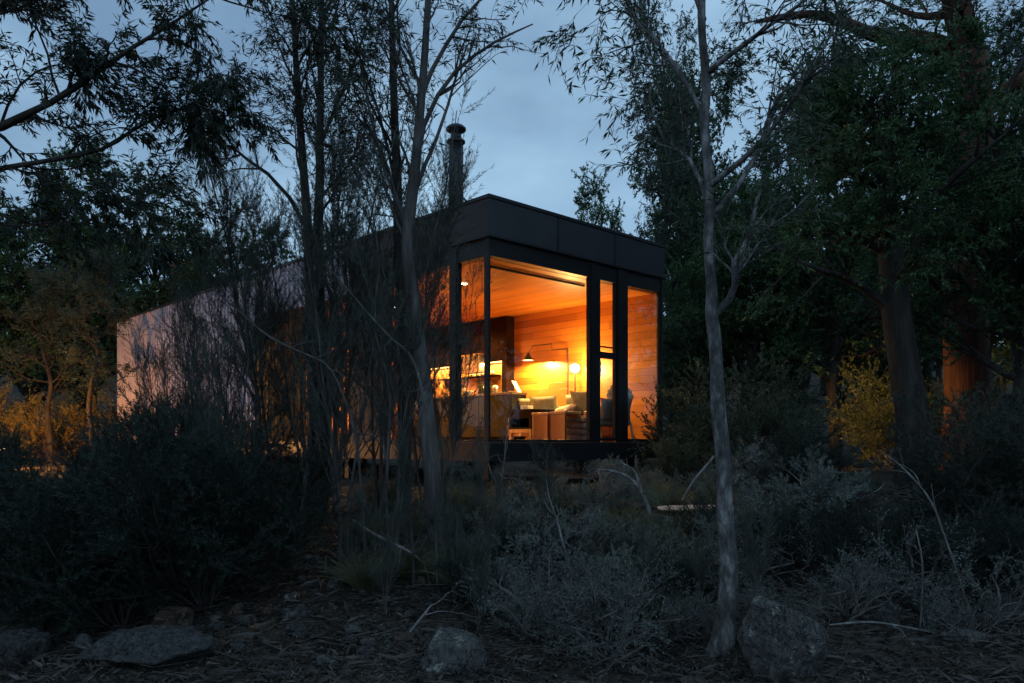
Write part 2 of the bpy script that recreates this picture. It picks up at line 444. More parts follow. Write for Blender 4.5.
def window(along, a0, a1, z0, z1, fw=.05, depth=.07, off=.01, extra=None):
    """one window: frame child of the cabin with its pane; along 'x' = front face, 'y' = long side"""
    f = MB()

    def bx(p0, p1, q0, q1, d0, d1, mb):
        if along == 'x': mb.box(p0, d0, q0, p1, d1, q1)
        else: mb.box(d0, p0, q0, d1, p1, q1)
    bx(a0, a0 + fw, z0, z1, off, off + depth, f); bx(a1 - fw, a1, z0, z1, off, off + depth, f)
    bx(a0 + fw, a1 - fw, z0, z0 + fw, off, off + depth, f); bx(a0 + fw, a1 - fw, z1 - fw, z1, off, off + depth, f)
    if extra:
        for e in extra: bx(*e, f)
    fo = f.build('window', M['frame'], cabin, .003)
    g = MB(); bx(a0 + fw - .004, a1 - fw + .004, z0 + fw - .004, z1 - fw + .004, off + depth * .45, off + depth * .45 + .008, g)
    g.build('pane', M['glass'], fo)
    return fo


window('x', .002, 2.10, .0, 2.767, .035)
window('x', 2.955, W - .002, .0, 2.767, .05)
door = window('x', 2.30, 2.75, .02, 2.75, .045, .06, .03, extra=[(2.345, 2.705, 1.30, 1.40, .035, .085), (2.345, 2.705, 1.47, 1.49, .035, .085)])
door.name = 'door'
MB().box(2.262, -.03, 1.0, 2.285, -.012, 1.25).build('handle', M['steel'], door)
MB().box(2.103, .0, .0, 2.298, .06, 2.767).build('door_jamb', M['frame'], cabin, .004)
MB().box(2.752, .0, .0, 2.952, .06, 2.767).build('door_jamb', M['frame'], cabin, .004)
window('y', .082, .69, .0, 2.767, .03)
MB().box(.0, .692, .0, .10, .808, 2.767).build('mullion', M['frame'], cabin, .004)
window('y', .81, 2.418, .0, 2.767, .045)
for a_, s_ in ((2.9, 4.2), (2.6, 4.9), (1.5, 4.2), (1.0, 1.7), (1.2, 6.0), (2.4, 6.1)):
    d = MB().lathe([(.05, 2.494), (.05, 2.499)], 16, (a_, s_, 0)).build('downlight', M['bulb2'], cabin)

# flue on the roof
fx, fy = 1.28, 2.235
flue = MB().lathe([(.122, 2.98), (.122, 4.955), (.10, 4.96)], 28, (fx, fy, 0)).build('flue', M['flue'], cabin, smooth=True)
MB().lathe([(.125, 4.93), (.152, 4.945), (.154, 4.975), (.118, 4.985), (.098, 5.03), (.088, 5.07), (.086, 5.125)], 28, (fx, fy, 0)).build('flue_collar', M['flue'], flue, smooth=True)
MB().lathe([(.10, 5.118), (.160, 5.145), (.168, 5.165), (.165, 5.19), (.12, 5.228), (.05, 5.25), (.01, 5.252)], 28, (fx, fy, 0)).build('flue_cap', M['flue'], flue, smooth=True)
MB().tube([(fx + .11, fy, 4.10), (fx + 1.5, fy - .1, 3.13)], .016).build('flue_brace', M['flue'], flue)



def inside(name, label, cat, a, s, z=0.0, rz=0.0, group=None):
    return thing(name, label, cat, L(a, s, z + .001), ANG + rz, group)


# kitchen: dark full height panel with a lit niche, and the bench in front
ku = inside('kitchen_wall_unit', 'dark full height kitchen panel with a lit niche behind the bench', 'kitchen unit', 3.62, 3.5)
u = MB().box(.0, .0, 1.62, .215, 3.2, 2.49).box(.0, .0, .96, .215, .14, 1.62).box(.19, .14, .96, .215, 3.2, 1.62).box(0, 2.9, .96, .19, 3.2, 1.62)
u.build('carcass', M['kit'], ku, .003)
MB().box(.183, .145, .965, .189, 2.895, 1.615).build('splashback', M['splash'], ku)
MB().box(.02, .145, 1.595, .05, 2.88, 1.615).build('strip_light', M['strip'], ku)
MB().box(.0, .35, 1.335, .18, 2.2, 1.36).build('shelf', M['kit'], ku, .002)
kb = inside('kitchen_bench', 'long dark kitchen bench along the timber wall', 'bench', 3.23, 2.94)
MB().box(0, 0, .08, .385, 3.7, .90).box(.03, .03, .0, .385, 3.67, .08).build('cabinet', M['bench'], kb, .003)
MB().box(-.02, -.02, .902, .385, 3.72, .95).build('bench_top', M['btop'], kb, .004)
for k in range(4):
    MB().box(-.018, .02 + k * .92, .10, -.001, .92 + k * .92, .885).build('cabinet_door', M['bench'], kb, .002)
rh = inside('range_hood', 'ribbed pale range hood hanging over the kitchen bench', 'range hood', 3.36, 4.0, 1.40)
rm = MB()
for k in range(12): rm.box(-.002 - .004 * (k % 2), .02 + k * .055, .0, .22, .065 + k * .055, .34)
rm.build('canopy', M['steel'], rh, .002); MB().box(-.01, 0, .342, .23, .69, .38).build('rim', M['woodp'], rh, .003)


def lathe_thing(name, label, cat, a, s, z, prof, mat, group=None, extra=None, n=14):
    o = MB().lathe(prof, n).build(name, mat, None, smooth=True)
    o.location = L(a, s, z + .002); o.rotation_euler.z = ANG
    tag(o, label, cat, group)
    return o


BT = [(.035, 0), (.036, .16), (.014, .21), (.013, .27), (.016, .275)]
JR = [(.045, 0), (.05, .05), (.05, .11), (.04, .12), (.042, .14), (.01, .145)]
BW = [(.04, 0), (.05, .01), (.10, .05), (.13, .09), (.125, .09), (.09, .05), (.02, .02)]
for k, (a_, s_, nm, pr, mt, lb, ct) in enumerate([
    (3.50, 3.85, 'bottle', BT, 'bottle', 'dark bottle standing on the kitchen bench nearest the panel edge', 'bottle'),
    (3.47, 4.02, 'bottle', BT, 'bottle', 'dark bottle second from the panel edge on the kitchen bench', 'bottle'),
    (3.52, 4.18, 'bottle', BT, 'bottle', 'dark bottle third from the panel edge on the kitchen bench', 'bottle'),
    (3.40, 4.62, 'jar', JR, 'amber', 'amber jar beside the three dark bottles on the bench', 'jar'),
    (3.45, 4.86, 'jar', JR, 'ceram', 'pale ceramic jar between two amber jars on the bench', 'jar'),
    (3.38, 5.1, 'jar', JR, 'amber', 'amber jar at the far end of the bench behind the window post', 'jar'),
    (3.36, 4.35, 'bowl', BW, 'ceram', 'wide pale bowl on the kitchen bench in front of the niche', 'bowl'),
    (3.42, 3.6, 'canister', [(.06, 0), (.062, .13), (.05, .15), (.02, .165)], 'steel', 'steel canister near the end of the kitchen bench', 'canister')]):
    lathe_thing(nm, lb, ct, a_, s_, .951, pr, M[mt])
for k in range(5):
    lathe_thing('cup', 'small pale cup on the shelf in the kitchen niche', 'cup', 3.71, 4.0 + .16 * k, 1.362, [(.03, 0), (.042, .08), (.038, .08), (.02, .01)], M['ceram'], 'cups on the niche shelf', n=10)
vp = inside('vase', 'vase of thin dark stems on the kitchen bench', 'vase', 3.35, 4.48, .952)
MB().lathe([(.03, 0), (.05, .05), (.03, .13), (.035, .15)], 12).build('pot', M['ceram'], vp, smooth=True)
sm = MB(); rg = random.Random(4)
for k in range(14):
    sm.tube([(0, 0, .1), (rg.uniform(-.08, .08), rg.uniform(-.1, .1), .28), (rg.uniform(-.14, .14), rg.uniform(-.18, .18), .42)], .005, 4)
sm.build('stems', M['bark_dark'], vp)
bk = inside('cookbook', 'open white cookbook propped on the end of the kitchen bench', 'book', 3.46, 3.03, .953, .5)
MB().add([(-.14, -.05, 0), (0, -.02, 0), (0, .10, .22), (-.14, .07, .22)], [(0, 1, 2, 3)]).add([(.14, -.05, 0), (0, -.019, 0), (0, .101, .22), (.14, .07, .22)], [(0, 3, 2, 1)]).build('page', M['paper'], bk)
MB().box(-.15, .06, 0, .15, .13, .02).build('stand', M['woodp'], bk)

# sofa along the timber wall with cushions
so = inside('sofa', 'low grey upholstered sofa along the timber wall', 'sofa', 3.05, 1.05)
MB().box(0, 0, .10, .76, 1.85, .30).build('base', M['wood'], so, .01)
MB().box(.0, .02, .302, .60, 1.83, .46).build('seat', M['fabd'], so, .04)
MB().box(.60, .02, .302, .77, 1.83, .66).build('backrest', M['fabd'], so, .05)
for x_, y_ in ((.05, .06), (.05, 1.74), (.68, .06), (.68, 1.74)): MB().box(x_, y_, 0, x_ + .05, y_ + .05, .099).build('leg', M['wood'], so)
for a_, s_, w_, h_, rz, tl, lb in ((3.45, 2.66, .58, .40, 1.5, -.35, 'grey green cushion at the kitchen end of the sofa'), (3.40, 2.24, .62, .42, 1.75, -.38, 'wide grey green cushion in the middle of the sofa'),
                                   (3.42, 1.50, .46, .42, 1.3, -.3, 'square grey green cushion under the glowing globe lamp'), (3.30, 1.22, .46, .46, 1.95, -.3, 'upright grey green cushion beside the door jamb')):
    o = cushion_mesh(w_, h_, .18, int(s_ * 10)).build('cushion', M['fabric'], None, smooth=True)
    o.location = L(a_, s_, .47 + h_ * .44); o.rotation_euler = (tl, 0, ANG + rz); tag(o, lb, 'cushion', 'cushions on the sofa')
th = cushion_mesh(.55, .34, .14, 9).build('throw_blanket', M['fleece'], None, smooth=True)
th.location = L(3.05, 1.5, .53); th.rotation_euler = (1.2, .2, ANG + 1.4); tag(th, 'crumpled pale throw blanket lying on the front of the sofa', 'blanket')

# coffee table and two slab stools, pouf
s0 = s_at(509, 2.35); s1 = s_at(531, 2.35)
ct = inside('coffee_table', 'low dark timber coffee table with a pale frame beneath', 'coffee table', 2.35, s1)
wd = s0 - s1
MB().box(0, 0, .40, .75, wd, .56).build('tabletop', M['kit'], ct, .004)
MB().box(0, 0, .22, .72, .05, .40).box(0, wd - .05, .22, .72, wd, .40).box(.0, .05, .22, .70, wd - .05, .25).build('shelf', M['bench'], ct)
MB().box(0, .0, 0, .06, .05, .218).box(0, wd - .05, 0, .06, wd, .218).box(0, .05, .16, .06, wd - .05, .218).box(.0, .05, 0, .06, wd - .05, .03).build('front_frame', M['woodp'], ct)
for k in (0, 1): MB().box(.66, k * (wd - .05), 0, .72, k * (wd - .05) + .05, .218).build('leg', M['woodp'], ct)
bx = MB().box(-.10, -.07, 0, .10, .07, .07).build('book_stack', M['paper'], None, .004); bx.location = L(2.6, s1 + wd * .65, .562); bx.rotation_euler.z = ANG + .3
tag(bx, 'small pale stack of books on the coffee table', 'books')
for a_, p0, p1, lb in ((2.30, 532, 547.5, 'solid timber slab stool standing next to the coffee table'), (2.22, 550.5, 565, 'solid timber slab stool beside the grey pouf')):
    q0, q1 = s_at(p1, a_), s_at(p0, a_)
    st = inside('slab_stool', lb, 'stool', a_, q0, 0, 0, 'timber slab stools')
    w_ = q1 - q0
    MB().box(0, 0, .0, .05, w_, .45).build('side_panel', M['wood'], st, .004); MB().box(.33, 0, .0, .38, w_, .45).build('side_panel', M['wood'], st, .004)
    MB().box(-.006, -.006, .452, .386, w_ + .006, .49).build('seat', M['woodp'], st, .004)
q0, q1 = s_at(594, 2.75), s_at(566, 2.75)
pf = inside('pouf', 'grey layered wool pouf on the floor in front of the sofa', 'pouf', 2.75, (q0 + q1) / 2)
pm = MB()
for k in range(4):
    pm.box(-.22, -(q1 - q0) / 2 + .01 * (k % 2), .012 + .10 * k, .22, (q1 - q0) / 2 - .01 * (k % 2), .105 + .10 * k)
pm.build('layers', M['fabd'], pf, .03)
MB().box(-.2, -.2, 0, .2, .2, .011).build('base', M['kit'], pf)
ss = inside('side_stool', 'small round wooden stool under the swing arm lamp', 'stool', 3.02, s_at(571, 3.02) + .0)
MB().lathe([(.12, .40), (.13, .41), (.13, .44), (.12, .45)], 18).build('seat', M['woodp'], ss, smooth=False)
for k in range(3):
    MB().tube([(.07 * math.cos(k * 2.1), .07 * math.sin(k * 2.1), .399), (.12 * math.cos(k * 2.1), .12 * math.sin(k * 2.1), 0)], .014).build('leg', M['woodp'], ss)

# armchair near the front glass with a fleece over its back
ch = inside('armchair', 'grey armchair with its back to the narrow glass door', 'armchair', 3.12, .46, 0, -.35)
bk_ = cushion_mesh(.62, .40, .14, 3).build('backrest', M['fabd'], ch, smooth=True); bk_.location = (0, -.16, .52); bk_.rotation_euler = (.18, 0, 0)
sc_ = MB().box(-.29, -.16, .26, .29, .36, .38).build('seat', M['fabd'], ch, .04)
for sx in (-1, 1):
    MB().tube([(sx * .30, -.22, .0), (sx * .30, -.14, .30), (sx * .30, .0, .50), (sx * .30, .32, .50)], .02).build('arm', M['woodp'], ch)
    MB().tube([(sx * .30, .32, .49), (sx * .30, .36, 0)], .02).build('leg', M['woodp'], ch)
fl = bpy.data.meshes.new('fleece'); bm = bmesh.new(); bmesh.ops.create_icosphere(bm, subdivisions=4, radius=1)
for vv in bm.verts:
    c = vv.co; k = 1 + .25 * mnoise.noise(c * 2.2 + Vector((3, 1, 2))) + .10 * mnoise.noise(c * 8)
    vv.co = Vector((c.x * .24 * k, c.y * .12 * k, c.z * .17 * k))
bm.to_mesh(fl); bm.free(); fl.polygons.foreach_set('use_smooth', np.ones(len(fl.polygons), dtype=bool))
fo = link('sheepskin', fl, M['fleece']); fo.location = L(3.2, .33, .78); fo.rotation_euler = (0, .25, ANG - .35)
tag(fo, 'shaggy cream sheepskin draped over the top of the grey armchair', 'sheepskin')

# lamps
sp = s_at(568, 3.76); sh = s_at(528, 3.5)
wl = inside('swing_arm_lamp', 'black swing arm wall lamp reaching over the sofa', 'lamp', 3.76, sp)
MB().tube([(0, 0, .40), (0, 0, 1.72)], .011).build('pole', M['black'], wl)
d1 = s_at(552, 3.66) - sp; d0 = s_at(551, 3.62) - sp; d2 = s_at(533, 3.52) - sp
MB().tube([(0, 0, 1.72), (-.10, d1, 1.72), (-.12, d0, 1.83), (-.24, d2, 1.82), (-.26, sh - sp, 1.68)], .009).build('arm', M['black'], wl)
hd = MB().lathe([(.105, 1.55), (.10, 1.555), (.05, 1.63), (.028, 1.68), (.024, 1.70)], 20, (-.26, sh - sp, 0))
hd.f = [f for f in hd.f if len(f) == 4]
hd.build('lamp_shade', M['black'], wl, smooth=True)
MB().lathe([(.005, 1.588), (.022, 1.596), (.026, 1.612), (.018, 1.635)], 14, (-.26, sh - sp, 0)).build('bulb', M['bulb2'], wl, smooth=True)
MB().box(-.01, -.05, .5, .07, .05, .56).build('wall_bracket', M['black'], wl)
gs = s_at(575, 3.35)
gl = inside('globe_lamp', 'slim floor lamp with a glowing white globe behind the sofa', 'lamp', 3.62, s_at(575, 3.62))
MB().lathe([(.11, 0), (.11, .02), (.02, .03)], 20).build('base', M['black'], gl)
MB().tube([(0, 0, .03), (0, 0, 1.26)], .012).build('pole', M['black'], gl)
MB().lathe([(.02, 1.26), (.065, 1.285), (.085, 1.335), (.065, 1.385), (.01, 1.41)], 20).build('globe', M['bulb'], gl, smooth=True)


def lamp(kind, name, loc, power, col=WARM, size=.05, **kw):
    l = bpy.data.lights.new(name, kind); l.energy = power; l.color = col
    if kind in ('POINT', 'SPOT'): l.shadow_soft_size = size
    for k, v_ in kw.items(): setattr(l, k, v_)
    o = bpy.data.objects.new(name, l); o.location = loc; COL.objects.link(o)
    return o


def aim(o, tgt):
    o.rotation_euler = (Vector(tgt) - o.location).to_track_quat('-Z', 'Y').to_euler()


INT = 11.0
lamp('POINT', 'globe_light', L(3.50, s_at(575, 3.55), 1.33), 12 * INT, (1, .60, .17), .09)
lamp('POINT', 'swing_lamp_light', L(3.5, sh, 1.567), 19 * INT, (1, .66, .2), .012)
for a_, s_, p_ in ((2.9, 4.2, 22), (1.5, 4.2, 26), (1.0, 1.7, 22), (2.6, 4.9, 16), (1.2, 6.0, 110), (2.4, 6.1, 70)):
    lamp('SPOT', 'downlight_light', L(a_, s_, 2.48), p_ * INT, WARM, .05, spot_size=R(150), spot_blend=.6)
o = lamp('AREA', 'niche_light', L(3.655, 5.0, 1.59), 7 * INT, (1, .62, .2), shape='RECTANGLE', size=.03, size_y=2.7)
o.rotation_euler = (0, 0, ANG)
# the lamps outside whose light the photograph shows: on the hidden side wall and by the far end
wo = thing('wall_lamp', 'small outdoor wall lamp on the hidden side of the cabin', 'lamp', L(W + .002, 2.2, 1.9), ANG)
MB().box(0, -.06, -.08, .02, .06, .08).build('backplate', M['black'], wo)
MB().lathe([(.05, -.07), (.055, .07)], 14, (.09, 0, 0)).build('lamp_shade', M['black'], wo)
MB().lathe([(.04, -.078), (.04, -.072)], 14, (.09, 0, 0)).build('bulb', M['out'], wo)
o = lamp('SPOT', 'wall_lamp_light', L(W + .13, 2.2, 1.8), 3600, (1, .50, .10), .05, spot_size=R(34), spot_blend=.8)
aim(o, (8.0, 16.4, 2.2))
o = lamp('SPOT', 'wall_lamp_downlight', L(W + .13, 2.2, 1.75), 40, (1, .55, .16), .05, spot_size=R(150), spot_blend=.5)
PL = G(3, 17.4)
po = thing('path_lamp', 'short path lamp in the shrubs by the far end of the cabin', 'lamp', PL)
MB().lathe([(.03, 0), (.03, .37)], 12).build('post', M['black'], po)
MB().lathe([(.05, .371), (.05, .47)], 14).build('bulb', M['out'], po)
MB().lathe([(.07, .472), (.07, .49)], 14).build('cap', M['black'], po)
lamp('POINT', 'path_lamp_light', (PL[0], PL[1], PL[2] + .42), 2300, (1, .42, .10), .08)


# ------------------------------------------------------------------ vegetation generator (vectorised)
def unit(v): return v / np.maximum(np.linalg.norm(v, axis=-1, keepdims=True), 1e-9)


def resample(pts, rad, n):
    pts = np.array(pts, float); rad = np.array(rad, float); m = len(pts)
    t = np.linspace(0, m - 1, n); i = np.clip(t.astype(int), 0, m - 2); f = (t - i)[:, None]
    p0 = pts[np.clip(i - 1, 0, m - 1)]; p1 = pts[i]; p2 = pts[i + 1]; p3 = pts[np.clip(i + 2, 0, m - 1)]
    q = .5 * (2 * p1 + (p2 - p0) * f + (2 * p0 - 5 * p1 + 4 * p2 - p3) * f ** 2 + (3 * p1 - p0 - 3 * p2 + p3) * f ** 3)
    return q[None], np.interp(t, np.arange(m), rad)[None]


def spawn(rng, par, n, ang, ln, t=(.2, 1.0), P_=6, wander=.18, up=0.0, rr=.6, rmax=1.0, rend=.15, fall=.4, keep=None):
    pts, rad = par
    N, Q, _ = pts.shape
    idx = np.repeat(np.arange(N), n)
    tt = rng.uniform(t[0], t[1], len(idx)) * (Q - 1) * .999
    i = tt.astype(int); f = (tt - i)[:, None]
    pos = pts[idx, i] * (1 - f) + pts[idx, i + 1] * f
    r0 = np.minimum((rad[idx, i] * (1 - f[:, 0]) + rad[idx, i + 1] * f[:, 0]) * rr, rmax)
    tan = unit(pts[idx, i + 1] - pts[idx, i])
    rnd = rng.normal(size=pos.shape); per = unit(rnd - tan * (rnd * tan).sum(-1, keepdims=True))
    a = rng.uniform(R(ang[0]), R(ang[1]), len(idx))[:, None]
    d = np.cos(a) * tan + np.sin(a) * per
    ll = rng.uniform(ln[0], ln[1], len(idx)) * (1 - fall * (tt / (Q - 1)))
    step = (ll / (P_ - 1))[:, None]
    out = np.empty((len(idx), P_, 3)); out[:, 0] = pos
    for k in range(1, P_):
        d = unit(d + rng.normal(size=d.shape) * wander + np.array([0, 0, up]))
        out[:, k] = out[:, k - 1] + d * step
    rads = r0[:, None] * np.linspace(1, rend, P_)[None]
    rads = np.maximum(rads, .0012)
    if keep is not None:
        kk = keep(out[:, -1]); out, rads = out[kk], rads[kk]
    return out, rads


def tubes(groups):
    """[(pts (N,P,3), rad (N,P), sides)] -> verts, quads"""
    V, Q, b = [], [], 0
    for pts, rad, K in groups:
        N, Pn, _ = pts.shape
        if N == 0: continue
        tan = np.empty_like(pts); tan[:, 1:-1] = pts[:, 2:] - pts[:, :-2]; tan[:, 0] = pts[:, 1] - pts[:, 0]; tan[:, -1] = pts[:, -1] - pts[:, -2]
        tan = unit(tan)
        ref = np.where(np.abs(tan[:, :1, 2:3]) > .8, np.array([1., 0, 0]), np.array([0, 0, 1.]))
        u = unit(np.cross(tan, np.broadcast_to(ref, tan.shape))); w = np.cross(tan, u)
        a = np.arange(K) * 2 * np.pi / K
        ring = pts[:, :, None] + rad[:, :, None, None] * (np.cos(a)[None, None, :, None] * u[:, :, None] + np.sin(a)[None, None, :, None] * w[:, :, None])
        V.append(ring.reshape(-1, 3))
        base = b + (np.arange(N) * Pn * K)[:, None, None] + (np.arange(Pn - 1) * K)[None, :, None]
        k = np.arange(K)[None, None]; k2 = (k + 1) % K
        Q.append(np.stack([base + k, base + k2, base + K + k2, base + K + k], -1).reshape(-1, 4))
        b += N * Pn * K
    return np.concatenate(V), np.concatenate(Q)


def leaves(rng, par, n, ln, wd, ang=(20, 70), droop=0.0, t=(.15, 1.0), jit=0.0):
    pts, rad = par; N, Q, _ = pts.shape
    idx = np.repeat(np.arange(N), n)
    tt = rng.uniform(t[0], t[1], len(idx)) * (Q - 1) * .999; i = tt.astype(int); f = (tt - i)[:, None]
    pos = pts[idx, i] * (1 - f) + pts[idx, i + 1] * f
    if jit: pos = pos + rng.normal(size=pos.shape) * jit
    tan = unit(pts[idx, i + 1] - pts[idx, i]); rnd = rng.normal(size=pos.shape)
    per = unit(rnd - tan * (rnd * tan).sum(-1, keepdims=True))
    a = rng.uniform(R(ang[0]), R(ang[1]), len(idx))[:, None]
    d = unit(np.cos(a) * tan + np.sin(a) * per + np.array([0, 0, -droop]))
    l = rng.uniform(ln[0], ln[1], len(idx))[:, None]; w = rng.uniform(wd[0], wd[1], len(idx))[:, None]
    side = unit(np.cross(d, unit(rng.normal(size=d.shape))))
    nrm = np.cross(side, d)
    mid = pos + d * l * .42 + nrm * l * .06
    V = np.stack([pos, mid + side * w * .5, pos + d * l, mid - side * w * .5], 1).reshape(-1, 3)
    return V, np.arange(len(V)).reshape(-1, 4)


def cat_geo(parts):
    V, Q, b = [], [], 0
    for v_, q_ in parts: V.append(v_); Q.append(q_ + b); b += len(v_)
    return np.concatenate(V), np.concatenate(Q)


def plant(name, label, cat, base, wood, leaf, bark, leafmat, group=None, wood_name='trunk', leaf_name='crown', twig=None, rz=0):
    """one tree or shrub: Empty at its base, one mesh of wood and one of leaves; geometry is in world coordinates minus base"""
    root = thing(name, label, cat, base, 0, group)
    b = np.asarray(base)
    link(wood_name, np_mesh(name + '_' + wood_name, wood[0] - b, wood[1]), bark, root)
    if leaf is not None: link(leaf_name, np_mesh(name + '_' + leaf_name, leaf[0] - b, leaf[1], False), leafmat, root)
    return root


def copy_tree(o, loc, rz, sc, label=None, group=None):
    c = o.copy(); COL.objects.link(c); c.location = [float(v_) for v_ in loc]; c.rotation_euler = (0, 0, rz); c.scale = (sc, sc, sc) if not hasattr(sc, '__len__') else sc
    for chd in o.children:
        d_ = chd.copy(); COL.objects.link(d_); d_.parent = c
    if label: c['label'] = label
    if group: c['group'] = group
    return c


def PX(lst, d):
    """polyline of (px, py[, depth offset], r in pixels) -> points, radii"""
    pts, rad = [], []
    for q in lst:
        dd = d + (q[3] if len(q) > 3 else 0)
        pts.append(P(q[0], q[1], dd)); rad.append(q[2] * dd / F_PX)
    return pts, rad


def euc(seed, main, limbs, sub=(8, 5), twl=(.35, .8), nleaf=14, ll=(.07, .12), lw=(.012, .02), droop=.5, l2len=(.8, 1.6), auto=None, sides=10, keep=None, wander=.16, leaf_ang=(15, 60), up2=.05):
    """a tree from hand-laid stems (list of (points, radii)) plus automatic sub-branching; returns wood, leaves"""
    rng = np.random.default_rng(seed)
    G_, L1 = [], []
    for k, (p_, r_) in enumerate(main):
        b_ = resample(p_, r_, max(10, len(p_) * 6))
        if sides >= 14:
            kk_ = np.arange(b_[1].shape[1]) * 40.0 / b_[1].shape[1]
            b_ = (b_[0] + np.stack([.006 * np.sin(kk_ * 1.3), .006 * np.sin(kk_ * .9 + 2), 0 * kk_], 1)[None], b_[1] * (1 + .025 * np.sin(kk_ * 1.1) + .02 * np.sin(kk_ * 2.3 + 1)))
        G_.append((*b_, sides))
        if auto: L1.append(spawn(rng, b_, auto['n'], auto['ang'], auto['len'], auto['t'], 8, auto.get('wander', .14), auto.get('up', .05), .55, auto.get('rmax', .06), .2, auto.get('fall', .5), keep))
    for p_, r_ in limbs:
        b_ = resample(p_, r_, 8 if len(p_) < 9 else 16)
        if b_[0].shape[1] != 8:
            G_.append((*b_, 7)); i8 = np.linspace(0, b_[0].shape[1] - 1, 8).astype(int); b_ = (b_[0][:, i8], b_[1][:, i8]); L1.append(b_)
        else: L1.append(b_)
    if not L1: return tubes(G_), None
    l1 = (np.concatenate([a[0] for a in L1]), np.concatenate([a[1] for a in L1])); G_.append((*l1, 6))
    l2 = spawn(rng, l1, sub[0], (25, 60), l2len, (.25, 1), 6, wander, up2, .6, .03, .2, .35, keep); G_.append((*l2, 4))
    tw = spawn(rng, l2, sub[1], (20, 60), twl, (.25, 1), 5, .2, -.02, .6, .008, .3, .2, keep); G_.append((*tw, 3))
    lf = None
    if nleaf:
        lf = cat_geo([leaves(rng, tw, nleaf, ll, lw, leaf_ang, droop), leaves(rng, (l2[0][:, 3:], l2[1][:, 3:]), max(1, nleaf // 2), ll, lw, leaf_ang, droop)])
    return tubes(G_), lf


def wispy(seed, h=4.0, stems=3, spread=.22, n1=18, n2=8, nn=34, nl=(.03, .06), nw=(.003, .006), up=.10, ang=(14, 34), l1=(.6, 1.3), lean=0.0):
    """tea-tree / she-oak sapling: steep fine branches carrying needles, local coordinates"""
    rng = np.random.default_rng(seed); ms = []
    for k in range(stems):
        a = rng.uniform(0, 6.28); hh = h * rng.uniform(.72, 1.0); q = []
        for j in range(7):
            t_ = j / 6; q.append([spread * hh * t_ ** 1.2 * math.cos(a) + rng.normal() * .03 + lean * hh * t_, spread * hh * t_ ** 1.2 * math.sin(a) + rng.normal() * .03, hh * t_])
        ms.append(resample(q, np.linspace(.019, .003, 7) * h / 4, 12))
    st = (np.concatenate([m_[0] for m_ in ms]), np.concatenate([m_[1] for m_ in ms]))
    a1 = spawn(rng, st, n1, ang, l1, (.18, 1), 7, .12, up, .5, .012, .25, .5)
    a2 = spawn(rng, a1, n2, (14, 38), (.22, .55), (.2, 1), 5, .12, up * .7, .6, .005, .4, .3)
    lf = cat_geo([leaves(rng, a2, nn, nl, nw, (15, 45)), leaves(rng, a1, nn, nl, nw, (15, 45), t=(.35, 1))])
    return tubes([(*st, 6), (*a1, 4), (*a2, 3)]), lf


def bush(seed, h=1.7, w=1.1, stems=16, n1=9, n2=7, nn=50, nl=(.03, .055), nw=(.004, .008), up=.06, ang=(15, 45), sl=None, droop=0):
    rng = np.random.default_rng(seed); ms = []
    for k in range(stems):
        a = rng.uniform(0, 6.28); rr_ = w * math.sqrt(rng.uniform(.02, 1)); hh = h * rng.uniform(.6, 1.0) * (1 - .30 * (rr_ / w) ** 2)
        q = [[rr_ * (j / 5) ** .8 * math.cos(a) + rng.normal() * .02 * j, rr_ * (j / 5) ** .8 * math.sin(a) + rng.normal() * .02 * j, hh * (j / 5) ** 1.1 - .05] for j in range(6)]
        ms.append(resample(q, np.linspace(.02, .004, 6), 9))
    st = (np.concatenate([m_[0] for m_ in ms]), np.concatenate([m_[1] for m_ in ms]))
    sl = sl or (.3 * h, .55 * h)
    a1 = spawn(rng, st, n1, ang, sl, (.15, 1), 6, .16, up, .5, .01, .3, .45)
    a2 = spawn(rng, a1, n2, (18, 50), (.12 * h, .26 * h), (.2, 1), 5, .15, up * .6, .6, .004, .5, .2)
    lf = cat_geo([leaves(rng, a2, nn, nl, nw, (18, 60), droop), leaves(rng, a1, nn // 2, nl, nw, (18, 60), droop, t=(.3, 1))])
    return tubes([(*st, 5), (*a1, 4), (*a2, 3)]), lf


def kind_proto(name, geo, bark, leafmat, wood_name='stems', leaf_name='foliage'):
    root = bpy.data.objects.new(name, None)
    a = bpy.data.objects.new(wood_name, np_mesh(name + '_wood', *geo[0])); a.data.materials.append(bark); a.parent = root
    b_ = bpy.data.objects.new(leaf_name, np_mesh(name + '_leaf', geo[1][0], geo[1][1], False)); b_.data.materials.append(leafmat); b_.parent = root
    return root                # never linked: only its copies stand in the scene


def put(proto, name, px, d, label, cat, group, sc=1.0, rz=None, dz=0.0, rng=random.Random(7)):
    b_ = G(px, d); c = copy_tree(proto, (b_[0], b_[1], b_[2] + dz), rng.uniform(0, 6.28) if rz is None else rz, sc, label, group)
    c.name = name; c['category'] = cat
    return c


